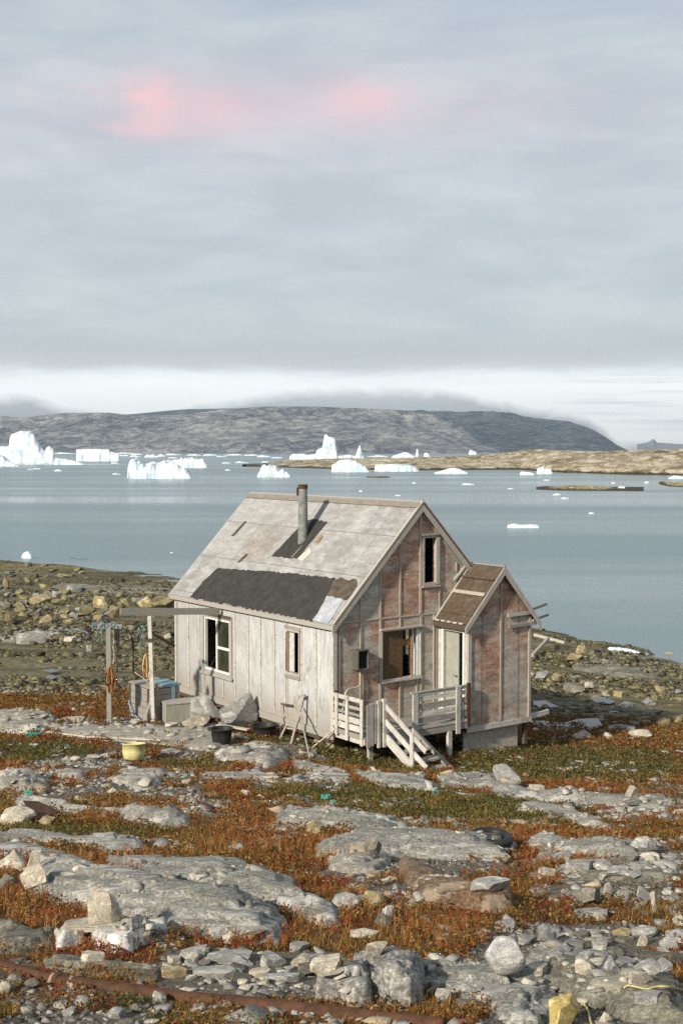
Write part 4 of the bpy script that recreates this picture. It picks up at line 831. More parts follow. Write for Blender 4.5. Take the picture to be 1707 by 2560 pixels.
X, Y = sample(60000, 6.3, 33); ok = (fbm(X / .8 + 30, Y / .5, 4, 77) > .10 + .25 * rng.random(len(X))) & (rng.random(len(X)) < .40); X, Y = X[ok], Y[ok]
W = np.exp(rng.normal(math.log(.052), .55, len(X))) * (.55 + Y / 19); chips('rock_shards', X, Y, np.clip(W, .015, .26), .20, [(.50, .46, .38), (.42, .40, .35), (.58, .54, .46), (.34, .33, .30), (.48, .38, .26)], 'pale angular flakes of rock strewn over the heath')
X, Y = sample(110000, 34, 100); Y = 34 + (Y - 34) * rng.random(len(Y)) ** .35; X = rng.uniform(-.33, .33, len(Y)) * Y
ok = (T(X, Y) > ZW + .05) & ((X / Y < -.10) | (X / Y > .10)) & (fbm(X / 5, Y / 2.2, 3, 60) > -.12) & (rng.random(len(X)) < .75)
X, Y = X[ok], Y[ok]; W = np.exp(rng.normal(math.log(.085), .5, len(X))) * (.6 + Y / 90)
chips('shore_shingle', X, Y, np.clip(W, .05, .5), .34, [(.17, .15, .08), (.24, .20, .10), (.12, .11, .06), (.31, .26, .13), (.21, .20, .15), (.07, .06, .035), (.05, .045, .025)], 'olive and ochre shingle covering the stony shore')

# ================================================================== VEGETATION (uncountable)
RUST = np.array([(.22, .085, .018), (.28, .12, .024), (.16, .070, .018), (.36, .21, .055), (.28, .19, .055), (.12, .08, .022), (.25, .070, .018), (.18, .13, .035)])
GRN = np.array([(.07, .078, .017), (.12, .115, .026), (.17, .145, .04), (.05, .056, .014), (.20, .15, .045)])
def pick_cols(n, gr, X, Y, rust=RUST):
    base = rust[rng.integers(0, len(rust), n)]; g2 = GRN[rng.integers(0, len(GRN), n)]
    pg = np.clip(gr * .8 + .5 * (fbm(X / .8 + 4, Y / .9, 3, 21)) + .08, 0, .92); m = rng.random(n) < pg; base = np.where(m[:, None], g2, base)
    red = fbm(X / .5, Y / .6, 3, 22) > .25; base = np.where((red & ~m & (rng.random(n) < .5))[:, None], np.array([(.26, .035, .016)]), base)
    return base * rng.uniform(.75, 1.6, (n, 1))
def veg_sample(n, y0, y1, th=.5):
    X, Y = sample(n, y0, y1, -.345, .345); v, gr, be = cover(X, Y); z0 = T(X, Y); z1 = S(X, Y)
    dens = sst(-.35, .25, fbm(X / .35, Y / .4, 3, 23))
    ok = (v > th) & (z1 < z0 + .03) & (rng.random(n) < .35 + .65 * dens)
    return X[ok], Y[ok], z1[ok], gr[ok]
def avoid(X, Y, Z, gr):
    m = np.ones(len(X), bool)
    for a, b, q in OCC:
        if b < 32: m &= (X - a) ** 2 + (Y - b) ** 2 > (q * .75) ** 2
    return X[m], Y[m], Z[m], gr[m]
def blades(name, label, n, y0, y1, hh, ww, seglean=.5, th=.5, cat='grass', pal=None):
    X, Y, Z, gr = avoid(*veg_sample(n, y0, y1, th))
    if pal is not None:
        k = fbm(X / .3 + 8, Y / .33, 3, 31) + .5 * fbm(X / 1.6, Y / 1.6, 2, 32) > .22; X, Y, Z, gr = X[k], Y[k], Z[k], gr[k]
    n = len(X)
    h = hh * np.exp(rng.normal(0, .38, n)) * (1 + .8 * np.clip(fbm(X / .7, Y / .7, 2, 24), -.6, 1)); w = ww * (.55 + Y / 20) * rng.uniform(.6, 1.4, n)
    a = rng.uniform(0, 6.28, n); l = rng.uniform(.05, seglean, n) * h; lx, ly = np.cos(a) * l, np.sin(a) * l
    b = rng.uniform(0, 6.28, n); wx, wy = np.cos(b) * w / 2, np.sin(b) * w / 2 * .6
    V = np.stack([np.stack([X - wx, Y - wy, Z - .01], 1), np.stack([X + wx, Y + wy, Z - .01], 1), np.stack([X + wx * .8 + lx * .35, Y + wy * .8 + ly * .35, Z + h * .55], 1),
                  np.stack([X - wx * .8 + lx * .35, Y - wy * .8 + ly * .35, Z + h * .55], 1), np.stack([X + lx, Y + ly, Z + h], 1)], 1).reshape(-1, 3)
    i = np.arange(n)[:, None] * 5; Fa = np.concatenate([i + [0, 1, 2], i + [0, 2, 3], i + [3, 2, 4]], 0)
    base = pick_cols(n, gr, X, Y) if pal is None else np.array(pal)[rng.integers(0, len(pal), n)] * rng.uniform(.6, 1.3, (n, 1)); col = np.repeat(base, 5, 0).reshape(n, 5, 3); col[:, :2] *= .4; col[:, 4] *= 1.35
    tag(npmesh(name, V, Fa, M['veg'], smooth=False, col=col.reshape(-1, 3)), label, cat, kind='stuff')
def cushions(name, label, n, y0, y1, r0):
    """low leafy mats: small tilted leaves heaped in mounds"""
    X, Y, Z, gr = avoid(*veg_sample(n, y0, y1, .35)); n = len(X); w = r0 * (.5 + Y / 18) * rng.uniform(.6, 1.5, n)
    mound = .085 * np.clip(fbm(X / .22, Y / .25, 2, 25) + .45, 0, 1.2) * (.7 + Y / 40)
    nrm = rng.normal(0, 1, (n, 3)); nrm[:, 2] = np.abs(nrm[:, 2]) + .35; nrm /= np.linalg.norm(nrm, axis=1)[:, None]
    t = np.cross(nrm, rng.normal(0, 1, (n, 3))); t /= np.linalg.norm(t, axis=1)[:, None]; bt = np.cross(nrm, t)
    C0 = np.stack([X, Y, Z + mound * rng.uniform(.4, 1.2, n)], 1)
    V = np.stack([C0 - t * w[:, None], C0 - bt * w[:, None] * .5, C0 + t * w[:, None], C0 + bt * w[:, None] * .5], 1).reshape(-1, 3)
    i = np.arange(n)[:, None] * 4; col = np.repeat(pick_cols(n, gr, X, Y) * .74, 4, 0)
    tag(npmesh(name, V, i + [0, 1, 2, 3], M['veg'], smooth=False, col=col), label, 'heath', kind='stuff')
def stalks(name, label, n, y0, y1, hh, pat=.18):
    X, Y, Z, gr = avoid(*veg_sample(n, y0, y1, .45)); m = (fbm(X / 1.1 + 2, Y / 1.2, 3, 26) > pat) & (gr < .6); X, Y, Z, gr = X[m], Y[m], Z[m], gr[m]; n = len(X)
    h = hh * rng.uniform(.5, 1.35, n); a = rng.uniform(0, 6.28, n); l = rng.uniform(0, .22, n) * h; w = .0045 * (.6 + Y / 12)
    TX = X + np.cos(a) * l; TY = Y + np.sin(a) * l; V = [np.stack([X - w / 2, Y, Z - .01], 1), np.stack([X + w / 2, Y, Z - .01], 1), np.stack([TX, TY, Z + h], 1)]
    K = 12
    for k in range(K):
        f = .22 + .76 * (k + rng.random(n) * .6) / K; cx = X + (TX - X) * f; cy = Y + (TY - Y) * f; cz = Z + h * f
        b = rng.uniform(0, 6.28, n); L = (.026 * (1.1 - f * .6)) * (.6 + Y / 20) * rng.uniform(.7, 1.3, n); dx, dy, dz = np.cos(b) * L * .8, np.sin(b) * L * .8, L * .75
        V += [np.stack([cx, cy, cz], 1), np.stack([cx + dx + L * .22, cy + dy, cz + dz * .6], 1), np.stack([cx + dx - L * .1, cy + dy, cz + dz], 1)]
    q = len(V); V = np.stack(V, 1).reshape(-1, 3); i = np.arange(n)[:, None] * q
    Fa = np.concatenate([i + [3 * k, 3 * k + 1, 3 * k + 2] for k in range(K + 1)], 0)
    pal = np.array([(.22, .075, .022), (.28, .11, .030), (.20, .10, .030), (.36, .21, .08), (.23, .055, .022)]); c = pal[rng.integers(0, 5, n)] * rng.uniform(.8, 1.5, (n, 1))
    col = np.repeat(c, q, 0).reshape(n, q, 3) * rng.uniform(.8, 1.25, (n, q, 1))
    tag(npmesh(name, V, Fa, M['veg'], smooth=False, col=col.reshape(-1, 3)), label, 'plants', kind='stuff')
cushions('heath_mat', 'low rust, brown and green heath covering the soil between rocks', 400000, 6.3, 35.5, .014)
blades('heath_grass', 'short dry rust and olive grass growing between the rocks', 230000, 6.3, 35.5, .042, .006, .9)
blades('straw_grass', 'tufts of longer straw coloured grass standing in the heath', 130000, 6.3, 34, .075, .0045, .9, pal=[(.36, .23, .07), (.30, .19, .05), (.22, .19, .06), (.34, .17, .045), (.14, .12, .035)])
stalks('red_stalks', 'upright rust red leafy stalks growing in patches in the heath', 36000, 6.3, 27, .125, .22)

# ================================================================== WATER, ISLANDS, MOUNTAINS
def sheet(name, x0, x1, y0, y1, z, mat, kind='structure'):
    me = bpy.data.meshes.new(name); me.from_pydata([(x0, y0, z), (x1, y0, z), (x1, y1, z), (x0, y1, z)], [], [(0, 1, 2, 3)]); return tag(link(name, me, mat), kind=kind)
sheet('water', -4200, 4200, 40, 6400, ZW, M['water'])
HY = YH
def ywd(y): return (H - ZW) * F / np.maximum(np.asarray(y) - HY, 5.2)     # distance of a waterline pixel
def landform(name, k, top, wat, back, mat, n=300, m=40, prof=.6, amp=.12, seed=0, fr=1., hfloor=0., tag_kw=None, freq=1.):
    """heightfield: waterline curve and skyline curve taken from the photo, built at real distance with its own far side"""
    tp = np.array(PX(k, *top)); wt = np.array(PX(k, *wat)); xs = np.linspace(min(tp[0, 0], wt[0, 0]), max(tp[-1, 0], wt[-1, 0]), n)
    yt = np.interp(xs, tp[:, 0], tp[:, 1]); yw = np.interp(xs, wt[:, 0], wt[:, 1]); Yw = ywd(yw) * np.cos(0); Yc = Yw + back * (.35 + .65 * np.clip(np.minimum(np.arange(n), np.arange(n)[::-1]) / (n * .12), 0, 1))
    u = (xs - 853.5) / F; hc = H + (HY - yt) / F * Yc - ZW; hc = np.maximum(hc, hfloor)
    if name == 'skerry': hc = hc * np.clip(np.minimum(np.arange(n), np.arange(n)[::-1]) / 8., 0, 1) - .15
    v = np.concatenate([np.linspace(-.06, 1, m), np.linspace(1, 2.1, m // 2)[1:]]); Vg, Xi = np.meshgrid(v, np.arange(n), indexing='ij')
    Yg = Yw[Xi] + (Yc - Yw)[Xi] * Vg; Ug = u[Xi]; Xg = Ug * Yg
    pr = np.where(Vg < 0, Vg * 2, np.where(Vg < 1, np.clip(Vg, 0, 1) ** prof, 1 - (np.clip(Vg - 1, 0, 2) / 1.1) ** 1.6))
    L = back * .34 / freq; ns = fbm(Xg / L, Yg / L, 6, seed); rd = 1 - np.abs(fbm(Xg / L * 1.7 + 7, Yg / L * 1.3, 5, seed + 9)) * 2.2
    e = np.clip(Vg, 0, 1) * (1 - .93 * np.clip((Vg - .8) / .2, 0, 1)); Z = ZW + hc[Xi] * (pr + amp * e * (ns * 1.6 + (rd - .75) * .9))
    Z = np.maximum(Z, ZW - 12) ; o = npmesh(name, np.stack([Xg.ravel(), Yg.ravel(), Z.ravel()], 1), grid_faces(len(v), n), mat, smooth=True)
    return tag(o, **(tag_kw or dict(kind='structure')))
# far right range, bluish, then the big mountain, its foothills and the left range
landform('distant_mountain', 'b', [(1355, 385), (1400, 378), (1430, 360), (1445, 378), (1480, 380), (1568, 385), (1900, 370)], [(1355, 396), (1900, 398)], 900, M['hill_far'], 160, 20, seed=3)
landform('distant_snow_ridge', 'b', [(1050, 330), (1200, 330), (1300, 355), (1420, 388)], [(1050, 397), (1420, 397)], 500, M['ice'], 120, 16, amp=.03, seed=4) if 0 else None
landform('mountain', 'b', [(-1500, 330), (-1100, 260), (-700, 225), (-300, 220), (0, 219), (150, 226), (300, 233), (420, 236), (500, 238), (700, 246), (850, 262), (1050, 280), (1150, 318), (1210, 352), (1262, 388), (1310, 412), (1340, 424)],
         [(-1500, 423), (400, 423), (900, 423), (1340, 424)], 1300, M['hill'], 520, 90, prof=.62, amp=.24, seed=31)
landform('foothill', 'b', [(60, 400), (110, 352), (200, 290), (320, 236), (420, 247), (550, 302), (650, 372), (740, 422)], [(60, 424), (740, 425)], 420, M['hill_brown'], 260, 60, prof=.75, amp=.2, seed=33)
landform('foothill_low', 'b', [(230, 424), (290, 400), (350, 385), (420, 394), (500, 418), (540, 426)], [(230, 427), (540, 428)], 120, M['hill_brown'], 100, 30, seed=35)
landform('mountain_left', 'a', [(-500, 260), (0, 254), (100, 262), (300, 240), (500, 240), (560, 248), (700, 252), (870, 245), (1000, 224), (1200, 212), (1400, 211), (1600, 216), (1800, 225), (2000, 300), (2200, 425)],
         [(-500, 424), (0, 424), (900, 425), (1500, 426), (2200, 426)], 900, M['hill_brown'], 520, 90, prof=.7, amp=.24, seed=37)
landform('island', 'a', [(1105, 484), (1140, 478), (1200, 472), (1320, 456), (1568, 448), (1700, 446), (1900, 444), (2100, 436), (2300, 424), (2440, 405), (2650, 415), (2800, 415), (2980, 408), (3300, 402)],
         [(1105, 486), (1300, 490), (1568, 498), (1900, 503), (2150, 501), (2370, 500), (2550, 512), (2850, 522), (3300, 528)], 130, M['isle'], 620, 60, prof=.45, amp=.22, seed=41, freq=2.5)
landform('skerry', 'b', [(860, 590), (900, 583), (1000, 575), (1100, 571), (1200, 575), (1250, 583), (1400, 588), (1568, 596)], [(860, 591), (1000, 597), (1200, 599), (1568, 602)], 16, M['skerry'], 260, 30, amp=.7, seed=43, freq=2)
landform('skerry', 'b', [(1440, 562), (1500, 555), (1600, 556), (1750, 556)], [(1440, 565), (1500, 578), (1750, 590)], 20, M['skerry'], 120, 24, amp=.6, seed=45, freq=2)
landform('skerry', 'b', [(108, 533), (150, 527), (200, 528), (243, 535)], [(108, 536), (170, 539), (243, 537)], 6, M['skerry'], 60, 16, amp=.2, seed=47)
landform('skerry', 'b', [(1000, 514), (1060, 509), (1120, 511), (1150, 515)], [(1000, 516), (1150, 518)], 8, M['skerry'], 60, 16, amp=.2, seed=48)
landform('skerry', 'a', [(0, 430), (25, 426), (55, 436), (85, 452)], [(0, 462), (85, 460)], 8, M['skerry'], 60, 16, amp=.2, seed=49)
landform('skerry', '7', [(605, 118), (650, 111), (700, 114), (760, 124)], [(605, 124), (690, 134), (760, 128)], 2., M['skerry'], 60, 16, amp=.2, seed=50)

# ------------------------------------------------------------------ icebergs
def iceberg(k, pts, base, dfr, label, seed, name='iceberg', cat='iceberg', rough=.10, group=None, mat='ice'):
    tp = np.array(PX(k, *pts)); yb = PX(k, (0, base))[0][1]; Y0 = ywd(yb); x0, x1 = tp[0, 0], tp[-1, 0]; wid = (x1 - x0) / F * Y0; dep = wid * dfr
    n = int(np.clip((x1 - x0) * 1.2, 30, 170)); m = 26; xs = np.linspace(x0, x1, n); tt = np.interp(xs, tp[:, 0], tp[:, 1])
    hh = np.maximum((yb - tt) / F * (Y0 + dep * .4), .0); v = np.concatenate([[-1e-3], np.linspace(0, 1, m - 2), [1.001]]); Vg, Xi = np.meshgrid(v, np.arange(n), indexing='ij')
    Y = Y0 + dep * Vg; X = ((xs - 853.5) / F * Y0)[Xi] + (Y - Y0) * (xs.mean() - 853.5) / F
    sec = np.clip(1.25 * np.sin(math.pi * np.clip(Vg * .94 + .03, 0, 1)) ** .42, 0, 1.0); L = max(hh.max(), wid * .05) * .7
    ns = fbm(X / L, Y / L, 5, seed); cr_ = 1 - np.abs(fbm(X / L * 1.6 + 3, Y / L * .7, 4, seed + 8)) * 2.; h = hh[Xi] * sec * (1 + rough * ns * 1.2 + rough * (cr_ - .75) * 1.6) - .25 * (sec < .35); X = X + ns * L * .12; Y = Y + L * .3 * fbm(X / L + 5, h / L, 4, seed + 3)
    Z = np.where((Vg < 0) | (Vg > 1), ZW - .6, ZW + np.maximum(h, .0)); Z[:, 0] = ZW - .5; Z[:, -1] = ZW - .5
    o = npmesh(name, np.stack([X.ravel(), Y.ravel(), Z.ravel()], 1), grid_faces(m, n), M[mat], smooth=False); o.location = (0, 0, 0)
    return tag(o, label, cat, group)
iceberg('a', [(-60, 400), (0, 395), (50, 392), (56, 355), (62, 340), (82, 334), (100, 330), (135, 331), (152, 333), (165, 358), (185, 398), (208, 420), (214, 402), (226, 397), (243, 405), (246, 440), (262, 468)], 472, .6, 'big white iceberg with a blocky summit at the left edge', 1)
iceberg('a', [(246, 465), (255, 447), (300, 452), (340, 460), (385, 473)], 477, .5, 'low white ice tongue right of the big blocky iceberg', 2)
iceberg('a', [(-40, 428), (0, 430), (30, 450), (60, 470), (88, 482)], 485, .6, 'low white ice piece in front of the big blocky iceberg', 3)
iceberg('a', [(350, 415), (353, 408), (430, 407), (500, 409), (508, 418), (545, 424), (548, 455)], 461, .5, 'flat topped tabular iceberg at left centre', 4, rough=.03)
iceberg('a', [(582, 505), (586, 472), (600, 458), (632, 453), (645, 478), (662, 486), (668, 470), (690, 478), (710, 488), (722, 474), (750, 460), (782, 462), (800, 476), (850, 500), (874, 534)], 541, .55, 'jagged saddle shaped white iceberg in the left foreground of the bay', 5, rough=.14)
iceberg('a', [(782, 462), (800, 452), (815, 456), (830, 442), (850, 452), (880, 447), (905, 455), (925, 452), (942, 470)], 492, .5, 'small ragged iceberg just behind the saddle shaped one', 6, rough=.16)
iceberg('a', [(1172, 525), (1185, 505), (1195, 482), (1208, 480), (1215, 487), (1228, 479), (1240, 484), (1255, 485), (1265, 494), (1275, 505), (1290, 500), (1300, 510), (1322, 526)], 533, .6, 'small crown shaped iceberg between the house and the saddle shaped one', 7, rough=.16)
iceberg('a', [(1318, 440), (1335, 428), (1385, 428), (1400, 434), (1440, 428), (1446, 410), (1470, 400), (1477, 360), (1482, 335), (1492, 333), (1512, 345), (1530, 362), (1536, 400), (1541, 444)], 453, .35, 'tall sail shaped iceberg behind the tip of the island', 8, rough=.05)
iceberg('b', [(-10, 440), (40, 433), (70, 440), (82, 405), (90, 388), (98, 405), (108, 446)], 452, .4, 'thin pointed iceberg spire right of the sail shaped one', 9, rough=.04)
iceberg('b', [(236, 440), (262, 432), (285, 423), (300, 421), (320, 430), (345, 442)], 450, .5, 'low tent shaped iceberg behind the island', 10, rough=.05)
iceberg('b', [(343, 440), (350, 406), (356, 410), (362, 441)], 449, .6, 'tiny pale ice needle right of the tent shaped iceberg', 11, rough=.05)
iceberg('b', [(588, 420), (594, 410), (608, 415), (622, 422)], 434, .5, 'tiny white iceberg peeping over the middle of the island', 12)
iceberg('b', [(382, 430), (395, 425), (408, 432)], 446, .5, 'tiny ice lump behind the island beside the ice needle', 13)
iceberg('b', [(-38, 500), (-34, 478), (-20, 472), (-8, 462), (10, 454), (40, 455), (70, 462), (95, 478), (120, 492), (134, 508)], 513, .5, 'rounded white iceberg in front of the left part of the island', 14, rough=.06)
iceberg('b', [(156, 492), (162, 480), (200, 479), (260, 476), (320, 480), (350, 494), (362, 505)], 510, .5, 'long low white iceberg in front of the island', 15, rough=.05)
iceberg('b', [(430, 516), (460, 508), (495, 497), (520, 494), (550, 500), (582, 515)], 521, .5, 'low triangular white iceberg in front of the island', 16, rough=.05)
iceberg('b', [(820, 518), (828, 510), (850, 513), (870, 514), (888, 521)], 526, .5, 'small flat floe left of the double peaked iceberg', 17)
iceberg('b', [(898, 512), (903, 494), (915, 492), (928, 486), (938, 498), (960, 500), (968, 515)], 521, .6, 'small double peaked iceberg in front of the island, right', 18, rough=.12)
iceberg('b', [(1498, 540), (1525, 528), (1568, 534), (1640, 536)], 544, .4, 'low white floe cut by the right edge', 19)
iceberg('4', [(1222, 300), (1260, 290), (1310, 298), (1370, 296), (1412, 296), (1434, 306)], 313, .6, 'long thin floe on the open water right of the house gable', 20, name='ice_floe', cat='ice floe')
iceberg('8', [(885, 392), (905, 373), (1000, 376), (1120, 396), (1220, 425), (1280, 440)], 446, .12, 'long white ice slab stranded on the right shore', 21, name='ice_floe', cat='ice floe', rough=.05)
iceberg('7', [(182, 108), (200, 85), (225, 70), (245, 74), (262, 92), (276, 118)], 128, .7, 'small white iceberg just behind the left headland', 22, rough=.1)
r_ = random.Random(5)
for i, (k, x, y, w, h) in enumerate([('b', 580, 569, 50, 6), ('b', 990, 616, 42, 6), ('b', 1027, 632, 42, 6), ('b', 1150, 702, 30, 7), ('b', 265, 619, 30, 6), ('b', 943, 550, 26, 7), ('b', 1285, 587, 40, 12),
    ('b', 778, 588, 26, 5), ('b', 337, 562, 16, 5), ('a', 267, 505, 42, 8), ('a', 170, 496, 34, 5), ('a', 138, 498, 24, 5), ('a', 523, 470, 30, 7), ('a', 530, 520, 36, 6), ('7', 1490, 78, 24, 8),
    ('a', 620, 440, 56, 14), ('a', 690, 442, 60, 18), ('a', 735, 438, 40, 14), ('a', 565, 436, 60, 8), ('a', 790, 432, 70, 8), ('a', 880, 434, 60, 8), ('a', 960, 434, 70, 8), ('a', 1060, 433, 80, 7), ('a', 1140, 434, 60, 8),
    ('a', 1200, 441, 60, 10), ('a', 1260, 446, 50, 8), ('a', 1100, 468, 60, 9), ('a', 1030, 470, 40, 6), ('a', 700, 470, 40, 9), ('a', 620, 430, 60, 5), ('a', 290, 426, 90, 6), ('a', 560, 425, 90, 5), ('a', 1040, 502, 30, 5),
    ('a', 1210, 465, 40, 6), ('a', 790, 446, 50, 7), ('b', 170, 441, 90, 9), ('a', 1010, 440, 50, 6), ('b', 95, 600, 20, 5), ('b', 1400, 560, 24, 6), ('b', 1248, 562, 18, 6)]):
    far = y < 480 and k == 'a'
    iceberg(k, [(x - w / 2, y), (x - w * r_.uniform(.15, .4), y - h * r_.uniform(.2, .7)), (x - w * .05, y - h * r_.uniform(.3, .9)), (x + w * r_.uniform(.1, .35), y - h * r_.uniform(.15, .7)), (x + w * r_.uniform(.4, .7), y)], y + 1.5, .8,
            'flat scrap of drift ice in the belt along the far left shore' if far else 'tiny flat floe drifting on the open bay', 60 + i, 'ice_floe', 'ice floe', .2, 'drift ice belt along the far shore' if far else 'tiny floes on the open bay')

# puddles on the shore
def puddle(k, pts, label, dz=.05):
    P = [hit(x, y) for x, y in PX(k, *pts)]; c = sum((p for p in P), Vector()) / len(P); z = min(p.z for p in P) * .4 + c.z * .6 + dz
    ce = Vector((c.x, c.y, z)); vs = [(p.x, p.y, z) for p in P]
    me = bpy.data.meshes.new('puddle'); me.from_pydata(vs, [], [tuple(range(len(vs)))]); tag(link('puddle', me, M['puddle']), label, 'puddle')
puddle('8', [(150, 1060), (300, 1065), (450, 1085), (600, 1060), (780, 1060), (830, 1100), (700, 1130), (500, 1135), (300, 1120)], 'long still puddle behind the red heath right of the house', .10)
puddle('8', [(190, 890), (300, 895), (420, 920), (300, 935), (200, 915)], 'small puddle beside the porch wall', .1)
puddle('8', [(700, 850), (820, 850), (950, 880), (900, 895), (760, 880)], 'small puddle amid shingle on the right shore', .1)
puddle('7', [(370, 1130), (450, 1120), (530, 1130), (450, 1150)], 'small puddle on the shore left of the drying rack', .12)
puddle('7', [(400, 1185), (450, 1178), (500, 1188), (450, 1205)], 'smaller puddle below the other one left of the drying rack', .12)
# ================================================================== THE HOUSE  (local x = across the gable, local y = away along the long wall)
TH = math.atan2(.592, .806); HC = Vector((-.17, 27, 0))
house = tag(empty('wooden_house', HC, TH), 'abandoned weathered grey plywood house with gabled roof and entrance porch above the bay', 'house')
def W2(x, y, z=0): c, s = math.cos(TH), math.sin(TH); return Vector((HC.x + x * c - y * s, HC.y + x * s + y * c, z))
def gz(x, y): p = W2(x, y); return float(S(np.array([p.x]), np.array([p.y]))[0])
def hloc(k, x, y, axis, val):
    (qx, qy), = PX(k, (x, y)); r = ray(qx, qy); c, s = math.cos(TH), math.sin(TH); o = Vector((0, 0, H)) - HC
    Rr = (r[0] * c + r[1] * s, -r[0] * s + r[1] * c, r[2]); O = (o.x * c + o.y * s, -o.x * s + o.y * c, o.z); t = (val - O[axis]) / Rr[axis]
    return Vector([O[i] + t * Rr[i] for i in range(3)])
RS = 1.0375
def rz_(x): return 2.40 + RS * (x if x < 2.4 else 4.8 - x)
def wall(name, mat, axis, c0, c1, a_cuts, holes, top, zb, t, parent=house, label=None):
    """wall on plane axis=c0 (thickness to c1), along the other axis, cut round the holes (a0,a1,z0,z1)"""
    mb = MB(); cuts = sorted(set(a_cuts + [h for q in holes for h in q[:2]]))
    for a, b in zip(cuts, cuts[1:]):
        hs = sorted([q for q in holes if q[0] <= a + 1e-6 and q[1] >= b - 1e-6], key=lambda q: q[2]); z = zb; seg = []
        for q in hs: seg.append((z, q[2], q[2])); z = q[3]
        seg.append((z, top(a), top(b)))
        for z0, ta, tb in seg:
            if axis == 0: p = [(c0, a, z0), (c1, a, z0), (c1, b, z0), (c0, b, z0), (c0, a, ta), (c1, a, ta), (c1, b, tb), (c0, b, tb)]
            else: p = [(a, c0, z0), (b, c0, z0), (b, c1, z0), (a, c1, z0), (a, c0, ta), (b, c0, tb), (b, c1, tb), (a, c1, ta)]
            mb.hexa(p)
    bmesh.ops.remove_doubles(mb.bm, verts=mb.bm.verts[:], dist=1e-5)
    o = mb.build(name, M[mat], parent); 
    if label: o['label'] = label
    return o
ZB = -.06
W1 = (4.27, 5.50, .62, 1.94); W2h = (1.31, 1.76, 1.07, 2.01)
wall('side_wall', 'side', 0, 0, .09, [0, 7], [W1, W2h], lambda a: 2.36, ZB, .09)
UW = (2.53, 2.86, 3.09, 4.11); LW = (1.32, 2.41, 1.0, 2.07)
wall('gable_wall', 'gable', 1, 0, .09, [.092, 2.4, 4.708], [UW, LW], lambda a: rz_(a) - .02, ZB, .09)
wall('back_gable_wall', 'gable', 1, 6.91, 7.0, [.092, 2.4, 4.708], [], lambda a: rz_(a) - .02, ZB, .09)
wall('far_wall', 'gable', 0, 4.71, 4.8, [0, 7], [(3., 4., .8, 1.9)], lambda a: 2.36, ZB, .09)
mb = MB(); mb.box(.1, 4.7, .1, 6.9, -.05, .02); mb.build('floor_deck', M['dark_wood'], house)
mb = MB(); mb.box(.1, 4.7, .1, 6.9, 2.34, 2.38); mb.build('loft_floor', M['dark_wood'], house)
mb = MB(); mb.box(.1, 4.7, 3.3, 3.36, .03, 2.33); mb.build('partition', M['brown_board'], house)
# porch (annex) on the gable: x 2.95..4.93, y -1..0
AX0, AX1, AY, AM = 2.95, 4.93, -1.0, 3.96
def az_(x): return 2.31 + 1.16 * (x - AX0 if x < AM else AX1 - x - .01)
DR = (-.88, -.22, .06, 2.02)
porch = wall('porch_gable_wall', 'porch', 1, AY, AY + .07, [AX0 + .072, AM, AX1 - .072], [], lambda a: az_(a) - .02, ZB - .05, .07)
wall('porch_side_wall', 'white_board', 0, AX0, AX0 + .07, [AY, -.002], [DR], lambda a: 2.27, ZB, .07, label='white painted porch wall around the open doorway')
wall('porch_far_wall', 'gable', 0, AX1 - .07, AX1, [AY, -.002], [], lambda a: 2.27, ZB, .07)
mb = MB(); mb.box(AX0 + .08, AX1 - .08, AY + .08, -.01, -.05, .03); mb.build('porch_floor', M['dark_wood'], house)
# roofs
def roof_slab(mb, x0, z0, x1, z1, y0, y1, t):
    d = Vector((x1 - x0, 0, z1 - z0)).normalized(); n = Vector((-d.z, 0, d.x)); n = n if n.z > 0 else -n
    a = Vector((x0, 0, z0)); b = Vector((x1, 0, z1)); o = n * t
    mb.hexa([(a.x, y0, a.z), (b.x, y0, b.z), (b.x, y1, b.z), (a.x, y1, a.z), (a.x + o.x, y0, a.z + o.z), (b.x + o.x, y0, b.z + o.z), (b.x + o.x, y1, b.z + o.z), (a.x + o.x, y1, a.z + o.z)])
mb = MB(); roof_slab(mb, -.075, rz_(-.075), 2.4, rz_(2.4), -.10, 7.14, .045); roof = mb.build('roof', M['roof'], house)
mb = MB(); roof_slab(mb, 4.94, rz_(4.94), 2.402, rz_(2.402), -.14, 7.14, .045); mb.build('far_roof_slope', M['porch_roof'], house)
def RP(x, y, up=.0):  # point on outer face of the left slope
    n = Vector((-RS, 0, 1)).normalized(); return Vector((x, y, rz_(x))) + n * (.045 + up)
def rag(pts, jag, seed, step=.09):
    r = random.Random(seed); out = []
    for a, b in zip(pts, pts[1:] + pts[:1]):
        L = math.hypot(b[0] - a[0], b[1] - a[1]); n = max(1, int(L / step))
        for i in range(n): t = i / n; out.append((a[0] + (b[0] - a[0]) * t + (r.uniform(-jag, jag) if i else 0), a[1] + (b[1] - a[1]) * t + (r.uniform(-jag, jag) if i else 0)))
    return out
def roof_patch(name, pts, mat, up=.006, t=.006, jag=.02, seed=1, label=None):
    nrm = Vector((-RS, 0, 1)).normalized(); mb = MB(); mb.poly([RP(x, y, up) for x, y in rag(pts, jag, seed)], nrm * t); o = mb.build(name, M[mat], roof)
    if label: o['label'] = label
    return o
roof_patch('tar_paper', [(-.07, 6.05), (.30, 6.03), (.62, 5.85), (.68, 4.3), (.74, 2.6), (.76, .92), (.40, .80), (-.07, .62)], 'felt', seed=3)
roof_patch('tar_paper', [(.72, .93), (.80, .75), (.76, .5), (.80, .2), (.68, .02), (.40, .02), (.42, .80)], 'felt_brown', .009, seed=4, label='brown faded strip of tar paper')
roof_patch('tin_sheet', [(-.06, .66), (.42, .62), (.40, .12), (-.06, .06)], 'tin', .009, .004, .004, 5)
roof_patch('chimney_tar_paper', [(1.03, 3.95), (1.86, 3.68), (1.90, 3.3), (1.86, 2.76), (1.04, 2.86)], 'felt', seed=6)
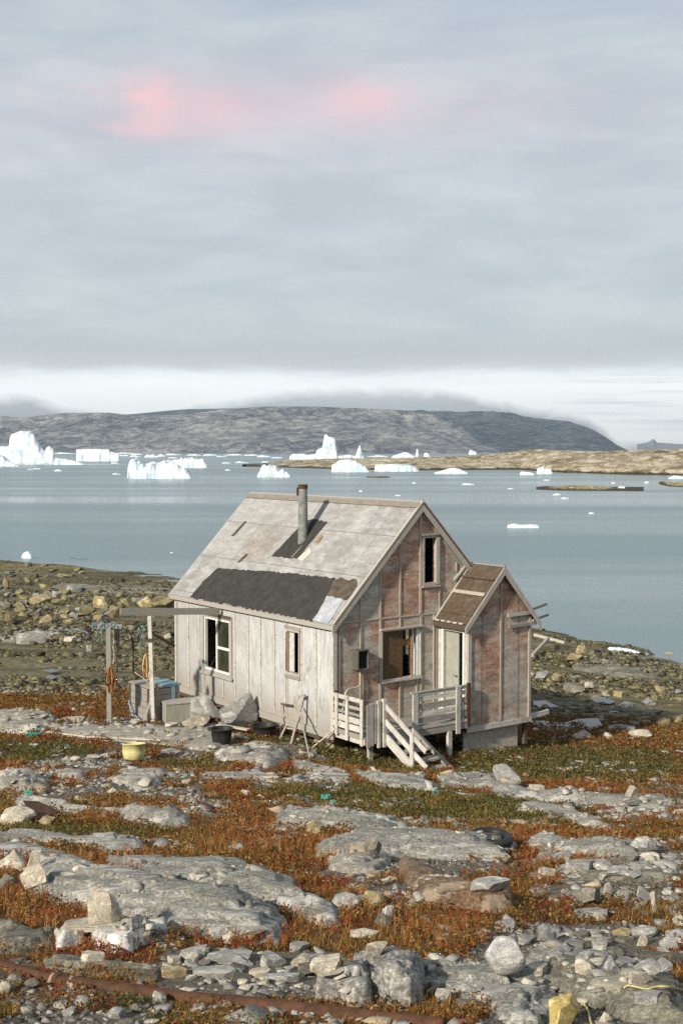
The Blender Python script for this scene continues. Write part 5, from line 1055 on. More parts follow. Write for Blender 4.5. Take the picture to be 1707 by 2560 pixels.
roof_patch('torn_strip', [(1.36, 6.38), (1.72, 6.30), (1.72, 6.20), (1.36, 6.27)], 'felt_brown', .008, .012, .008, 7)
roof_patch('torn_strip', [(1.40, 2.60), (1.58, 2.60), (1.56, 2.52), (1.42, 2.50)], 'brown_orange', .008, .012, .02, 8)
roof_patch('torn_strip', [(.80, 5.2), (1.02, 5.1), (1.0, 4.98), (.82, 5.06)], 'felt_brown', .008, .006, .02, 9)
roof_patch('torn_strip', [(1.04, 2.86), (1.0, 2.6), (1.2, 2.5), (1.30, 2.7)], 'white_board', .007, .004, .02, 10)
# ridge, eaves, barge boards
mb = MB(); mb.beam(RP(2.33, -.11, .012), RP(2.33, 7.15, .012), .14, .03, (-RS, 0, 1)); mb.build('ridge_board', M['ridge_wood'], roof)
mb = MB(); mb.beam((2.415, -.125, rz_(2.4) + .065), (2.415, 7.155, rz_(2.4) + .058), .07, .035); mb.build('ridge_cap', M['grey_board'], roof)
mb = MB(); mb.box(-.108, -.078, -.10, 7.14, 2.235, 2.345, .004); mb.build('eave_board', M['grey_board'], house)
for yy, nm in ((-.135, 'barge_board'), (7.145, 'barge_board')):
    for sgn in (0, 1):
        mb = MB(); X0, X1 = (-.12, 2.40) if not sgn else (5.0, 2.40)
        p = [(X0, yy, rz_(X0) - .13), (X1, yy, rz_(X1) - .16), (X1, yy, rz_(X1) + .055), (X0, yy, rz_(X0) + .055)]
        mb.poly(p, (0, .03, 0)); mb.build(nm, M['trim_grey'], house)
for sgn in (0, 1):
    mb = MB(); a, b = ((-.09, 2.38) if not sgn else (4.95, 2.42)); mb.beam((a, -.115, rz_(a) + .075), (b, -.115, rz_(b) + .075), .06, .022); mb.build('barge_cap', M['trim_tan'], house)
    a, b = ((.06, 2.38) if not sgn else (4.74, 2.42)); mb = MB(); mb.poly([(a, -.02, rz_(a) - .19), (b, -.02, rz_(b) - .2), (b, -.02, rz_(b) - .04), (a, -.02, rz_(a) - .04)], (0, .017, 0)); mb.build('rake_trim', M['trim_grey'], house)
mb = MB(); roof_slab(mb, AX0 - .13, az_(AX0 - .13), AM, az_(AM), AY - .12, -.003, .04); pr = mb.build('porch_roof', M['porch_roof'], house)
mb = MB(); roof_slab(mb, AX1 + .13, az_(AX1 + .13), AM + .002, az_(AM + .002), AY - .12, -.003, .04); mb.build('porch_far_slope', M['porch_roof'], house)
for z in (.28, .56, .93):
    n = Vector((-1.16, 0, 1)).normalized(); a = Vector((AM - z, AY - .11, az_(AM - z))) + n * .05; b = Vector((AM - z, -.02, az_(AM - z))) + n * .05
    mb = MB(); mb.beam(a, b, .05 if z != .56 else .09, .015, n); mb.build('roof_batten', M['porch_roof'] if z != .56 else M['trim_tan'], pr)
for sgn in (0, 1):
    X0 = AX0 - .17 if not sgn else AX1 + .19; mb = MB(); yy = AY - .15
    mb.poly([(X0, yy, az_(X0) - .10), (AM, yy, az_(AM) - .14), (AM, yy, az_(AM) + .05), (X0, yy, az_(X0) + .05)], (0, .028, 0)); mb.build('porch_barge_board', M['trim_grey'], house)
mb = MB(); mb.beam((AM, AY - .15, az_(AM) + .055), (AM, .0, az_(AM) + .055), .07, .03); mb.build('porch_ridge_cap', M['grey_board'], pr)
n = Vector((-1.16, 0, 1)).normalized(); mb = MB(); mb.beam(Vector((AX0 - .1, -.05, az_(AX0 - .1))) + n * .06, Vector((AM, -.05, az_(AM))) + n * .06, .06, .03, n); mb.build('porch_flashing', M['trim_grey'], pr)
mb = MB(); mb.box(AX0 - .165, AX0 - .137, AY - .12, -.02, 2.10, 2.22, .003); mb.build('porch_eave_board', M['dark_wood'], house)
mb = MB()
for i in range(5): mb.box(AX0 - .19, AX0 - .15, AY - .05 + i * .2, AY + .08 + i * .2, 2.235, 2.262, .004)
mb.build('gutter_scraps', M['white_board'], house)
# battens on long wall
def vb_side(y, z0, z1, w=.045, mat='white_board', t=.02):
    mb = MB(); mb.box(-t, -.001, y - w / 2, y + w / 2, z0, z1, .002); mb.build('batten', M[mat], house)
for y in (6.31, 5.71 + .03, 4.05, 3.44, 2.90, 2.31, 1.20, .65): vb_side(y, ZB + .09, 2.17, .04 if y not in (6.31,) else .05, 'white_board')
for y in (5.1, 4.6): vb_side(y, ZB + .09, .48, .035)
for y in (1.83 + .02,): vb_side(y, ZB + .09, 2.17, .03)
vb_side(6.965, ZB + .06, 2.17, .07, 'white_board', .03)
mb = MB(); mb.box(-.032, -.001, -.03, .07, ZB + .03, 2.2, .002); mb.build('corner_board', M['white_board'], house)
mb = MB(); mb.box(-.04, -.001, -.03, 7.02, ZB - .10, ZB + .055, .004); mb.build('base_board', M['grey_board'], house)
mb = MB(); mb.box(.01, 4.8, .02, .09, ZB - .16, ZB - .001); mb.build('sill_beam', M['dark_wood'], house)
mb = MB(); mb.box(.02, .14, .1, 7.0, ZB - .2, ZB - .02); mb.build('sill_beam', M['dark_wood'], house)
# dirt lines where panels meet under the battens, nail heads
mb = MB(); rn = random.Random(3)
for y in (6.31, 5.74, 4.05, 3.44, 2.90, 2.31, 1.85, 1.20, .65):
    for k in range(9): mb.box(-.0235, -.0205, y - .006, y + .006, .12 + k * .24 + rn.uniform(-.03, .03), .132 + k * .24)
o_ = mb.build('nail_heads', M['rust'], house); o_['kind'] = 'stuff'
# battens on gable
def vb_g(x, z0, z1, w=.042, y=0., mat='trim_tan', t=.022, nm='batten'):
    mb = MB(); mb.box(x - w / 2, x + w / 2, y - t, y - .001, z0, z1, .002); mb.build(nm, M[mat], house)
vb_g(.04, ZB, rz_(.04) - .06, .075, mat='trim_grey', t=.034, nm='corner_board'); vb_g(.14, ZB + .02, 2.28, .04)
for x in (.72, 1.27, 1.83): 
    vb_g(x, 2.40, rz_(x) - .24); 
vb_g(.72, ZB + .04, 2.355); vb_g(.78, ZB + .04, 1.3, .03); vb_g(1.27, ZB + .04, 2.355, .05); vb_g(1.83, ZB + .06, .93, .045); vb_g(1.83, 2.15, 2.355, .04)
vb_g(2.42, 2.40, rz_(2.4) - .26, .06); vb_g(2.44, ZB + .04, 2.355, .05); vb_g(2.32, .04, .92, .035); vb_g(2.82, ZB + .04, 2.355, .04); vb_g(2.90, ZB + .04, 2.3, .04); vb_g(2.99, 2.4, 2.99, .035)
vb_g(3.5, 3.3, rz_(3.5) - .24, .035)
mb = MB(); mb.box(.03, 2.94, -.018, -.001, 2.358, 2.392, .001); mb.build('belt_batten', M['trim_tan'], house)
n0 = (3.38, 3.15); mb = MB(); mb.beam((3.42, -.03, 3.10), (3.80, -.03, 3.44), .05, .05); mb.build('batten', M['trim_tan'], house)
# porch gable battens
vb_g(AX0 + .06, ZB, 2.3, .10, AY, 'trim_grey', .03, 'corner_board'); vb_g(AM + .01, ZB - .02, az_(AM) - .22, .045, AY); vb_g(AX1 - .05, ZB - .04, 2.26, .07, AY, 'trim_tan', .03, 'corner_board')
mb = MB(); mb.box(AX0 + .12, AM, AY - .018, AY - .001, 2.28, 2.305, .001); mb.build('belt_batten', M['trim_tan'], house)
mb = MB(); mb.box(AX0 - .02, AX1 + .02, AY - .035, AY - .001, ZB - .16, ZB - .045, .004); mb.build('base_board', M['white_board'], house)
mb = MB(); mb.box(AX0 + .02, AX1, AY + .001, -.02, ZB - .17, ZB - .055, .0); mb.build('sill_beam', M['dark_wood'], house)
for (x0, x1, z, w, m_) in ((4.14, 4.95, 2.33, .045, 'trim_grey'), (4.18, 5.06, 2.07, .045, 'grey_board')):
    mb = MB(); mb.beam((x0, AY - .05, z), (x1, AY - .05, z + .02), .03, w + .03); mb.build('loose_rail', M[m_], house)
for dx, z, l in ((4.95, 2.42, .75), (4.95, 2.16, .8)):
    mb = MB(); mb.beam((dx, AY - .06, z), (dx + l, AY + .25, z + .03), .03, .05); mb.build('loose_rail', M['grey_board'], house)
mb = MB(); mb.beam((4.95, AY + .05, ZB - .06), (5.62, AY + .1, ZB - .03), .06, .11); mb.build('protruding_beam', M['white_board'], house)
mb = MB(); mb.beam((4.85, AY + .1, ZB - .06), (4.85, AY + .1, -.75), .09, .09, (0, 1, 0)); mb.build('pier', M['dark_wood'], house)
mb = MB(); mb.poly([(2.95, AY + .10, ZB - .13), (4.62, AY + .10, ZB - .13), (4.62, AY + .10, -.86), (4.35, AY + .10, -.93), (2.95, AY + .10, -.80)], (0, .05, 0)); mb.build('plywood_skirt', M['concrete'], house)
mb = MB(); mb.poly([(4.57, AY + .16, ZB - .13), (4.57, -.2, ZB - .13), (4.57, -.2, -.85), (4.57, AY + .16, -.86)], (.05, 0, 0)); mb.build('plywood_skirt', M['concrete'], house)
for (x, y) in ((.25, .3), (.3, 2.4), (.3, 4.6), (.3, 6.7), (2.4, .3), (4.5, .3), (4.5, 3.5), (4.5, 6.7), (2.4, 6.7), (2.4, 3.5)):
    mb = MB(); g0 = gz(x, y); mb.box(x - .14, x + .14, y - .14, y + .14, g0 - .1, ZB - .05, .02); mb.build('pier', M['stone_olive'], house)
# windows -----------------------------------------------------------
def frame_side(nm, y0, y1, z0, z1, w, t, mat, parent=house, x=-.03, x1=.07):
    mb = MB(); mb.box(x, x1, y0 - w, y0, z0 - w, z1 + w, .002); mb.box(x, x1, y1, y1 + w, z0 - w, z1 + w, .002); mb.box(x - .002, x1, y0 + .001, y1 - .001, z1, z1 + w, .002); mb.box(x - .004, x1, y0 + .001, y1 - .001, z0 - w, z0, .002)
    return mb.build(nm, M[mat], parent)
big = frame_side('window', W1[0] + .045, W1[1] - .045, W1[2] + .045, W1[3] - .045, .045, .03, 'white_paint', x=-.012, x1=.06); big['label'] = 'large casement window with its left half open and black'
frame_side('outer_frame', W1[0] - .005, W1[1] + .005, W1[2] - .005, W1[3] + .005, .10, .03, 'grey_board', big, -.03, -.002)
mb = MB(); mb.box(-.014, .05, 4.885, 4.935, .665, 1.895); mb.build('mullion', M['white_paint'], big)
mb = MB(); mb.box(-.008, .045, 4.32, 4.884, 1.20, 1.26); mb.build('glazing_bar', M['white_paint'], big)
mb = MB(); mb.box(.02, .026, 4.32, 4.884, 1.262, 1.893); mb.build('pane', M['glass'], big)
mb = MB(); mb.box(.02, .026, 4.32, 4.884, .668, 1.198); mb.build('pane', M['glass'], big)
mb = MB(); mb.box(-.07, -.032, 4.12, 5.66, .50, .56, .006); mb.build('sill', M['grey_board'], big)
mb = MB(); mb.box(-.05, -.031, 4.2, 5.6, 1.99, 2.06, .006); mb.build('head_board', M['dark_wood'], big)
mb = MB(); mb.beam((.06, 5.35, .67), (.03, 4.98, 1.0), .02, .02); mb.build('broken_slat', M['dark_wood'], big)
sm = frame_side('window', W2h[0], W2h[1], W2h[2], W2h[3], .055, .03, 'trim_tan', x=-.03, x1=-.001); sm['label'] = 'small window with a white panel filling its left half'
mb = MB(); mb.box(-.045, -.004, 1.22, 1.85, 2.07, 2.125, .004); mb.build('head_board', M['grey_board'], sm); mb = MB(); mb.box(-.05, -.004, 1.22, 1.85, .955, 1.01, .004); mb.build('sill', M['grey_board'], sm)
mb = MB(); mb.box(.03, .05, 1.56, 1.75, 1.09, 2.0); mb.build('panel', M['white_board'], sm)
mb = MB(); mb.box(.0, .06, 1.315, 1.345, 1.075, 2.005); mb.build('jamb', M['brown_board'], sm)
mb = MB(); mb.box(-.04, .02, 1.762, 1.80, 1.1, 1.98, .006); mb.build('jamb', M['rust'], sm)
def frame_g(nm, x0, x1, z0, z1, w, mat, parent=house, y=-.03, y1=-.001):
    mb = MB(); mb.box(x0 - w, x0, y, y1, z0 - w, z1 + w, .002); mb.box(x1, x1 + w, y, y1, z0 - w, z1 + w, .002); mb.box(x0 + .001, x1 - .001, y - .002, y1, z1, z1 + w, .002); mb.box(x0 + .001, x1 - .001, y - .004, y1, z0 - w, z0, .002)
    return mb.build(nm, M[mat], parent)
up = frame_g('loft_window', UW[0], UW[1], UW[2], UW[3], .06, 'trim_grey'); up['label'] = 'empty black loft window high in the gable'
mb = MB(); mb.box(2.87, 2.965, -.045, -.031, 3.05, 4.12, .003); mb.build('casing_board', M['trim_grey'], up)
mb = MB(); mb.box(2.44, 3.05, -.07, -.004, 4.172, 4.21, .003); mb.build('head_board', M['trim_tan'], up); mb = MB(); mb.box(2.46, 2.98, -.06, -.004, 2.985, 3.026, .003); mb.build('sill', M['trim_tan'], up)
mb = MB(); mb.box(2.531, 2.552, .0, .09, 3.091, 4.109); mb.build('jamb', M['dark_wood'], up)
lo = frame_g('gable_window', LW[0], LW[1], LW[2], LW[3], .035, 'trim_grey'); lo['label'] = 'half boarded gable window with a white right jamb'
mb = MB(); mb.box(1.25, 2.48, -.075, -.004, 2.108, 2.14, .003); mb.build('head_board', M['trim_grey'], lo); mb = MB(); mb.box(1.28, 2.45, -.08, -.004, .93, .963, .003); mb.build('sill', M['trim_grey'], lo)
mb = MB(); mb.box(1.325, 1.93, .02, .045, 1.005, 2.065); mb.build('board', M['brown_board'], lo)
mb = MB(); mb.box(2.33, 2.408, -.0, .30, 1.002, 2.068); mb.build('jamb', M['white_paint'], lo)
mb = MB(); mb.box(2.17, 2.20, .0, .04, 1.005, 2.065); mb.build('sash_post', M['brown_orange'], lo)
mb = MB(); mb.box(2.205, 2.225, .0, .04, 1.005, 2.065); mb.build('sash_post', M['white_paint'], lo)
mb = MB(); mb.box(1.935, 2.165, .06, .08, 1.70, 1.84); mb.build('curtain', M['brown_orange'], lo)
# door and doorway
mb = MB(); mb.box(2.92, 2.949, DR[0] - .055, DR[0], .0, 2.08); mb.box(2.92, 2.949, DR[1], DR[1] + .055, .0, 2.08); mb.box(2.918, 2.949, DR[0] + .001, DR[1] - .001, 2.021, 2.08); mb.build('door_frame', M['white_paint'], house)
mb = MB(); mb.box(2.895, 2.919, DR[0] - .06, DR[1] + .06, 2.081, 2.10); mb.build('door_lintel', M['dark_wood'], house)
mb = MB(); mb.box(3.01, 3.04, -.66, -.225, .05, 2.01); door = mb.build('door', M['door_paint'], house)
mb = MB(); mb.tube([(3.0, -.62, 1.0), (2.97, -.62, 1.0), (2.97, -.54, 1.0)], .01); mb.build('handle', M['rust'], door)
mb = MB(); mb.box(2.925, 2.949, -.56, -.34, 2.11, 2.29); vent = mb.build('vent', M['trim_tan'], house)
mb = MB(); mb.box(2.917, 2.924, -.53, -.37, 2.13, 2.27); mb.build('vent_hole', M['inside_dark'], vent)  # dark slab on the vent, the hole's shade is its colour
mb = MB(); mb.box(2.912, 2.916, -.48, -.42, 2.15, 2.22); mb.build('vent_flap', M['white_board'], vent)
# flue
fl = MB(); fl.tube([(1.42, 3.22, 3.75), (1.42, 3.22, 4.35), (1.42, 3.22, 4.9), (1.42, 3.22, 5.20)], .11, 20, cap=False, rr=[.125, .115, .112, .108]); flue = fl.build('chimney_flue', M['zinc'], roof, smooth=True)
for z, m_, hgt in ((5.17, 'rust', .10), (4.02, 'zinc', .03), (4.52, 'zinc', .02)):
    mb = MB(); mb.tube([(1.42, 3.22, z), (1.42, 3.22, z + hgt)], .121 if m_ != 'rust' else .118, 20, cap=(m_ != 'rust')); mb.build('flue_collar' if m_ != 'rust' else 'rusty_cowl', M[m_], flue, smooth=False)
mb = MB(); mb.tube([(1.42, 3.22, 5.1), (1.42, 3.22, 5.11)], .10, 16); mb.build('flue_inside', M['inside_dark'], flue)
mb = MB(); mb.beam((1.33, 3.27, 5.0), (1.33, 3.27, 5.2), .09, .06, (0, 1, 0)); mb.build('rust_streak', M['rust'], flue)
mb = MB(); mb.tube([(1.52, 3.12, 4.0), (1.3, 3.05, 3.82), (1.0, 3.1, 3.53)], .008, 6); mb.build('flue_wire', M['trim_tan'], flue)
# meter box and hose
mb = MB(); x0, x1, z0, z1 = .50, .80, 1.33, 1.76
mb.box(x0, x1, -.03, -.002, z0, z1); mb.box(x0, x0 + .02, -.22, -.031, z0, z1); mb.box(x1 - .02, x1, -.22, -.031, z0, z1); mb.box(x0 + .021, x1 - .021, -.22, -.031, z0, z0 + .02); mb.box(x0 + .021, x1 - .021, -.22, -.031, z1 - .02, z1)
mbx = mb.build('meter_box', simple('grey_steel_box', (.07, .068, .06), (.11, .105, .09)), house)
mb = MB(); mb.box(.56, .74, -.10, -.031, 1.42, 1.66); mb.build('meter', M['inside_dark'], mbx)
pe = hloc('5', 2, 750, 0, -.25); pz = gz(pe.x, pe.y)
hose = smooth_path([(.66, -.06, 1.33), (.66, -.07, 1.05), (.60, -.09, .95), (.30, -.14, .93), (.19, -.17, .85), (.10, -.20, .55), (-.05, -.22, .2), (pe.x, pe.y, pz + .01)], 6)
mb = MB(); mb.tube(hose, .016, 8); mb.build('hose', M['cable'], mbx, smooth=True)
# ------------------------------------------------------------------ deck, railings and stairs
def gb(x0, x1, y0, y1, z0, z1, mat, nm, par=house, j=.004, lab=None):
    mb = MB(); mb.box(x0, x1, y0, y1, z0, z1, j); o = mb.build(nm, M[mat], par)
    if lab: o['label'] = lab
    return o
DY = -1.10
mb = MB()
for i in range(10): mb.box(.02, 2.93 if i < 9 else 2.93, -.01 - (i + 1) * .108, -.018 - i * .108, .05, .085, .002)
deck = mb.build('deck', M['grey_board'], house)
gb(.0, .04, DY, -.03, -.08, .045, 'white_board', 'fascia', deck); gb(.045, 2.90, DY - .03, DY, -.08, .045, 'grey_board', 'fascia', deck); gb(.045, 2.90, -.55, -.50, -.1, .045, 'dark_wood', 'joist', deck)
# left side railing
rl = gb(-.035, .0, -1.06, -.98, -.10, .88, 'white_board', 'side_railing')
for y in (-.18, -.55): gb(-.07, -.036, y - .045, y + .045, -.06 if y < -.3 else .0, .90, 'white_board', 'baluster', rl)
for z, h in ((.80, .085), (.64, .06), (.50, .06), (.33, .13), (.17, .13), (.03, .10)): gb(-.034, -.012, -.97, -.04, z, z + h, 'white_board' if z in (.33, .17, .80) else 'grey_board', 'rail', rl)
gb(-.01, .05, -.07, -.0, -.1, .92, 'rust', 'post', rl, lab='rust stained post at the house corner')
# front short panel and newel posts
fr = gb(.02, .105, DY - .06, DY - .031, -.12, .78, 'grey_board', 'front_railing')
gb(.11, .195, DY - .062, DY - .031, -.10, .80, 'grey_board', 'picket', fr); gb(.21, .27, DY - .055, DY - .031, -.06, .79, 'white_board', 'picket', fr)
gb(.30, .37, DY - .08, DY - .01, -.16, .84, 'white_board', 'post', fr); gb(.43, .52, DY - .10, DY - .01, -.16, .86, 'white_board', 'post', fr); gb(.371, .428, DY - .05, DY - .035, .28, .36, 'rust', 'hinge', fr)
# right front railing
rr = gb(1.26, 1.40, DY - .07, DY - .035, -.02, .86, 'white_board', 'landing_railing')
gb(2.50, 2.62, DY - .07, DY - .035, -.16, .90, 'white_board', 'post', rr); gb(2.84, 2.92, DY - .06, DY + .0, -.05, .93, 'rust', 'post', rr, lab='rusty brown end post against the porch')
for i, (z, h) in enumerate(((.81, .07), (.69, .09), (.49, .14), (.35, .10), (.20, .12), (.07, .07))): gb(1.33, 2.83, DY - .034, DY - .01, z, z + h, 'grey_board' if i % 2 == 0 else 'white_board', 'rail', rr, .006)
gb(1.25, 2.93, DY - .045, DY + .02, .87, .895, 'grey_board', 'cap_rail', rr, .004)
for (x, y) in ((2.33, DY - .02), (1.75, -.6), (.3, -.9), (1.1, -.75)):
    g0 = gz(x, y); gb(x - .055, x + .055, y - .04, y + .04, g0 - .05, -.085, 'white_board' if x > 2 else 'grey_board', 'deck_post', deck)
# stairs: local +(-y) is outwards
st = tag(bpy.data.objects.new('porch_steps', None), None); COL.objects.link(st); st.parent = house; st.location = (0, 0, 0)
yl = lambda P: -P
def slope(nm, x, P0, z0, P1, z1, w, t, mat):
    mb = MB(); mb.beam((x, -P0, z0), (x, -P1, z1), t, w); mb.build(nm, M[mat], st)
slope('handrail', .50, 1.10, .75, 2.50, -.01, .10, .035, 'white_board'); slope('middle_rail', .50, 1.10, .42, 2.52, -.34, .11, .035, 'white_board')
slope('stringer', .53, 1.08, .06, 2.08, -.46, .19, .045, 'white_board'); slope('stringer', 1.30, 1.10, .10, 2.45, -.56, .11, .045, 'grey_board')
mb = MB(); mb.box(.455, .48, -2.14, -2.03, -.50, .27, .003); mb.build('newel', M['white_board'], st)
for P, z in ((1.30, -.08), (1.62, -.20), (1.95, -.33), (2.24, -.46)):
    mb = MB(); mb.box(.56, 1.275, -P - .13, -P + .10, z - .02, z + .018, .003); mb.build('tread', M['grey_board'], st)
mb = MB(); mb.box(1.18, 1.42, -2.62, -2.36, -.78, -.56, .03); mb.build('foot_block', M['grey_board'], st)

# ================================================================== THINGS ROUND THE HOUSE
def G(k, x, y):
    (qx, qy), = PX(k, (x, y)); return hit(qx, qy, 0, S)
# old timber rack at the left of the house
p1 = G('6', 142, 803); p2 = G('6', 428, 797)
rack = tag(empty('drying_rack', (p1.x, p1.y, p1.z)), 'grey timber drying rack with two posts and hanging cords left of the house', 'drying rack')
def RK(p): return Vector(p) - rack.location
t1 = at(*PX('6', (136, 175))[0], p1.y); t2 = at(*PX('6', (403, 105))[0], p2.y)
def rk(nm, pts, w, t, mat, n=None):
    mb = MB()
    for a, b in zip(pts, pts[1:]): mb.beam(RK(a), RK(b), w, t, (0, 1, 0) if abs((b - a).normalized().z) > .7 else (0, 0, 1))
    return mb.build(nm, M[mat], rack)
rk('post', [p1 + Vector((0, 0, -.1)), t1], .11, .10, 'grey_board'); rk('post', [p2 + Vector((0, 0, -.1)), t2], .085, .08, 'white_board')
wj = W2(-.09, 4.62, 2.16); bl = at(*PX('6', (212, 76))[0], p2.y - .3); wl = wj + (wj - bl).normalized() * .0
rk('beam', [bl, wl], .045, .16, 'grey_board')
q1 = at(*PX('6', (32, 170))[0], p1.y - .1); q2 = at(*PX('6', (222, 172))[0], p1.y + .1); rk('cross_beam', [q1, q2], .07, .11, 'grey_board')
q3 = at(*PX('6', (402, 138))[0], p2.y + .05); rk('rail', [q2 + Vector((-.3, 0, .04)), q3], .03, .035, 'dark_wood')
q4 = at(*PX('6', (415, 215))[0], p2.y + .02); q5 = at(*PX('6', (565, 300))[0], p2.y + 1.3); rk('brace', [q4, q5], .04, .05, 'dark_wood')
rk('clamp_band', [at(*PX('6', (408, 250))[0], p2.y), at(*PX('6', (408, 275))[0], p2.y)], .10, .10, 'dark_wood')
rk('brace', [G('6', 362, 800), at(*PX('6', (432, 590))[0], p2.y + .05)], .05, .04, 'grey_board')
rk('leaning_board', [at(*PX('6', (458, 690))[0], p2.y + .2), at(*PX('6', (445, 545))[0], p2.y + .15)], .10, .03, 'trim_tan')
for (xa, ya, xb, yb, dpt, m_, rd) in ((190, 190, 192, 470, .1, 'net_dark', .016), (290, 210, 300, 480, .5, 'net_dark', .02), (300, 470, 330, 520, .5, 'net_dark', .012), (165, 195, 170, 420, -.05, 'trim_tan', .014), (345, 150, 350, 380, .3, 'green_rope', .008), (90, 190, 92, 285, -.1, 'teal_rope', .010), (205, 190, 200, 330, .3, 'net_grey', .03), (250, 185, 300, 240, .35, 'net_grey', .025), (60, 185, 62, 240, -.1, 'net_grey', .03), (375, 170, 330, 300, .3, 'net_grey', .012), (330, 180, 345, 330, .6, 'net_grey', .035), (175, 200, 205, 300, .1, 'net_dark', .01), (305, 470, 420, 560, .1, 'cable', .010), (370, 130, 372, 200, .2, 'teal_rope', .02)):
    a = at(*PX('6', (xa, ya))[0], p1.y + dpt); b = at(*PX('6', (xb, yb))[0], p1.y + dpt); mb = MB(); L = (b - a); pts = [RK(a + L * t + Vector((random.uniform(-.02, .02), random.uniform(-.02, .02), 0))) for t in np.linspace(0, 1, 9)]
    mb.tube(pts, rd, 6, rr=[rd * random.uniform(.6, 1.5) for _ in pts]); mb.build('hanging_cord', M[m_], rack)
mb = MB(); 
for i in range(14):
    a = q1 + (q2 - q1) * (i / 13); c = a + Vector((0, 0, .0)); pts = [RK(c + Vector((random.uniform(-.03, .03), math.cos(u) * .06, math.sin(u) * .08))) for u in np.linspace(0, 6.28, 9)]
    if random.random() < .6: mb = MB(); mb.tube(pts, .010, 5); mb.build('lashing', M['blue_sheet'], rack)
def bundle(k, x, y0, y1, w, dpt, n, mats, label):
    top = at(*PX(k, (x, y0))[0], p1.y + dpt); hgt = (y1 - y0) * ZF[k][2] * p1.y / F; wd = w * ZF[k][2] * p1.y / F
    o = tag(empty('fish_bundle', top), label, 'dried fish'); r = random.Random(int(x))
    for m_i, mt in enumerate(mats):
        mb = MB()
        for i in range(n):
            a = r.uniform(0, 6.28); sp = r.uniform(.1, 1) * wd / 2; l = hgt * r.uniform(.6, 1); z0 = -r.uniform(0, .2) * hgt
            pts = [(math.cos(a) * sp * .2, math.sin(a) * sp * .2, z0 * .3), (math.cos(a) * sp * .8, math.sin(a) * sp * .8, -l * .35), (math.cos(a) * sp * 1.1, math.sin(a) * sp, -l * .7), (math.cos(a) * sp * .7, math.sin(a) * sp * .7, -l)]
            mb.tube(smooth_path(pts, 3), .014, 5, rr=[.006] + [.016] * 8 + [.005])
        mb.build('fish_strips', M[mt], o)
    return o
bundle('6', 150, 425, 620, 66, -.12, 16, ['fish', 'rust'], 'dark orange bundle of dried fish hanging at the left post of the rack')
bundle('6', 380, 345, 530, 52, .25, 6, ['fish_pale', 'fish'], 'pale yellow and orange bundle of dried fish beside the right post of the rack')
# crate
cA = G('6', 410, 795); ca = tag(empty('wooden_crate', cA, TH), 'dark weathered wooden crate with a blue sheet over its right side, between rack and house', 'crate')
lx, ly, lz = .78, 1.10, .78; z0 = float(T(np.array([cA.x]), np.array([cA.y]))[0]) - cA.z
mb = MB()
mb.box(.02, lx - .02, .02, ly - .02, z0, lz - .01)
mb.build('body', M['inside_dark'], ca)
mb = MB()
for i in range(5):
    a = z0 - .02 + i * .158; mb.box(-.005, .02, -.0, ly, a, a + .145, .004); mb.box(.0, lx, -.008, .018, a, a + .148, .004); mb.box(lx - .02, lx + .004, 0, ly, a, a + .145, .004)
mb.build('side_planks', M['grey_board'], ca)
mb = MB()
for i in range(6): mb.box(-.02, lx + .02, -.02 + i * .19, .155 + i * .19, lz, lz + .025, .004)
mb.build('lid', M['trim_grey'], ca)
for x in (.0,):
    for y in (.06, ly - .1): gb(-.03, -.006, y, y + .06, z0, lz, 'dark_wood', 'cleat', ca)
gb(.36, .80, -.03, .75, lz + .028, lz + .05, 'blue_sheet', 'blue_sheet', ca, .012); gb(.56, .64, -.035, -.012, .1, lz + .02, 'blue_sheet', 'sheet_flap', ca, .008)
mb = MB(); mb.tube([Vector((-.04, 1.05, .35)), Vector((-.10, .8, .12)), Vector((-.1, .45, .02)), Vector((-.08, .2, -.02))], .018, 6); mb.build('rope', M['blue_sheet'], ca)
# grey plywood box
bA = G('6', 512, 808); bx = tag(empty('storage_box', bA, TH - .25), 'plain grey weathered box standing between the crate and the striped boulder', 'box')
gb(0, .72, 0, .5, -.05, .44, 'block', 'body', bx, .01); gb(-.02, .76, -.02, .53, .442, .47, 'grey_board', 'lid', bx, .006)
# tubs and vessels
def tub(k, x, y, w, h, mat, label, name='plastic_tub', taper=.8, rim=.02, cat='tub', tilt=0., handles=True, round_=False):
    p = G(k, x, y); m = p.y / F * ZF[k][2]; r = w * m / 2; hh = h * m; o = tag(empty(name, (p.x, p.y + r * .8, p.z), 0), label, cat); o.rotation_euler = (tilt, 0, 0)
    N = 28; prof = [(0, 0), (r * taper * .96, 0), (r * taper, .02), (r * (taper + 1) / 2, hh * .5), (r * .97, hh * .95), (r * 1.03, hh * .95), (r * 1.03, hh), (r * .96, hh), (r * .93, hh * .9), (r * (taper + .9) / 2 * .95, hh * .45), (r * taper * .92, .04), (0, .04)]
    if round_: prof[2] = (r * .86, hh * .10); prof[1] = (r * .6, 0); prof[3] = (r * .98, hh * .5)
    V = []; Fa = []
    for a, b in prof: V += [(a * math.cos(2 * math.pi * i / N), a * math.sin(2 * math.pi * i / N), b) for i in range(N)]
    for j in range(len(prof) - 1): Fa += [(j * N + i, j * N + (i + 1) % N, (j + 1) * N + (i + 1) % N, (j + 1) * N + i) for i in range(N)]
    npmesh('tub_body', V, Fa, M[mat], o)
    if handles:
        for s in (-1, 1): mb = MB(); mb.tube([(s * r * .98, -.05, hh * .9), (s * r * 1.12, -.03, hh * .8), (s * r * 1.12, .03, hh * .8), (s * r * .98, .05, hh * .9)], .011, 6); mb.build('handle', M[mat], o)
    return o
tub('6', 868, 945, 150, 98, 'black_plastic', 'black plastic tub in front of the striped boulder')
tub('6', 1148, 900, 165, 75, 'black_plastic', 'black plastic tub in the shade under the long wall, the right one of two', taper=.85)
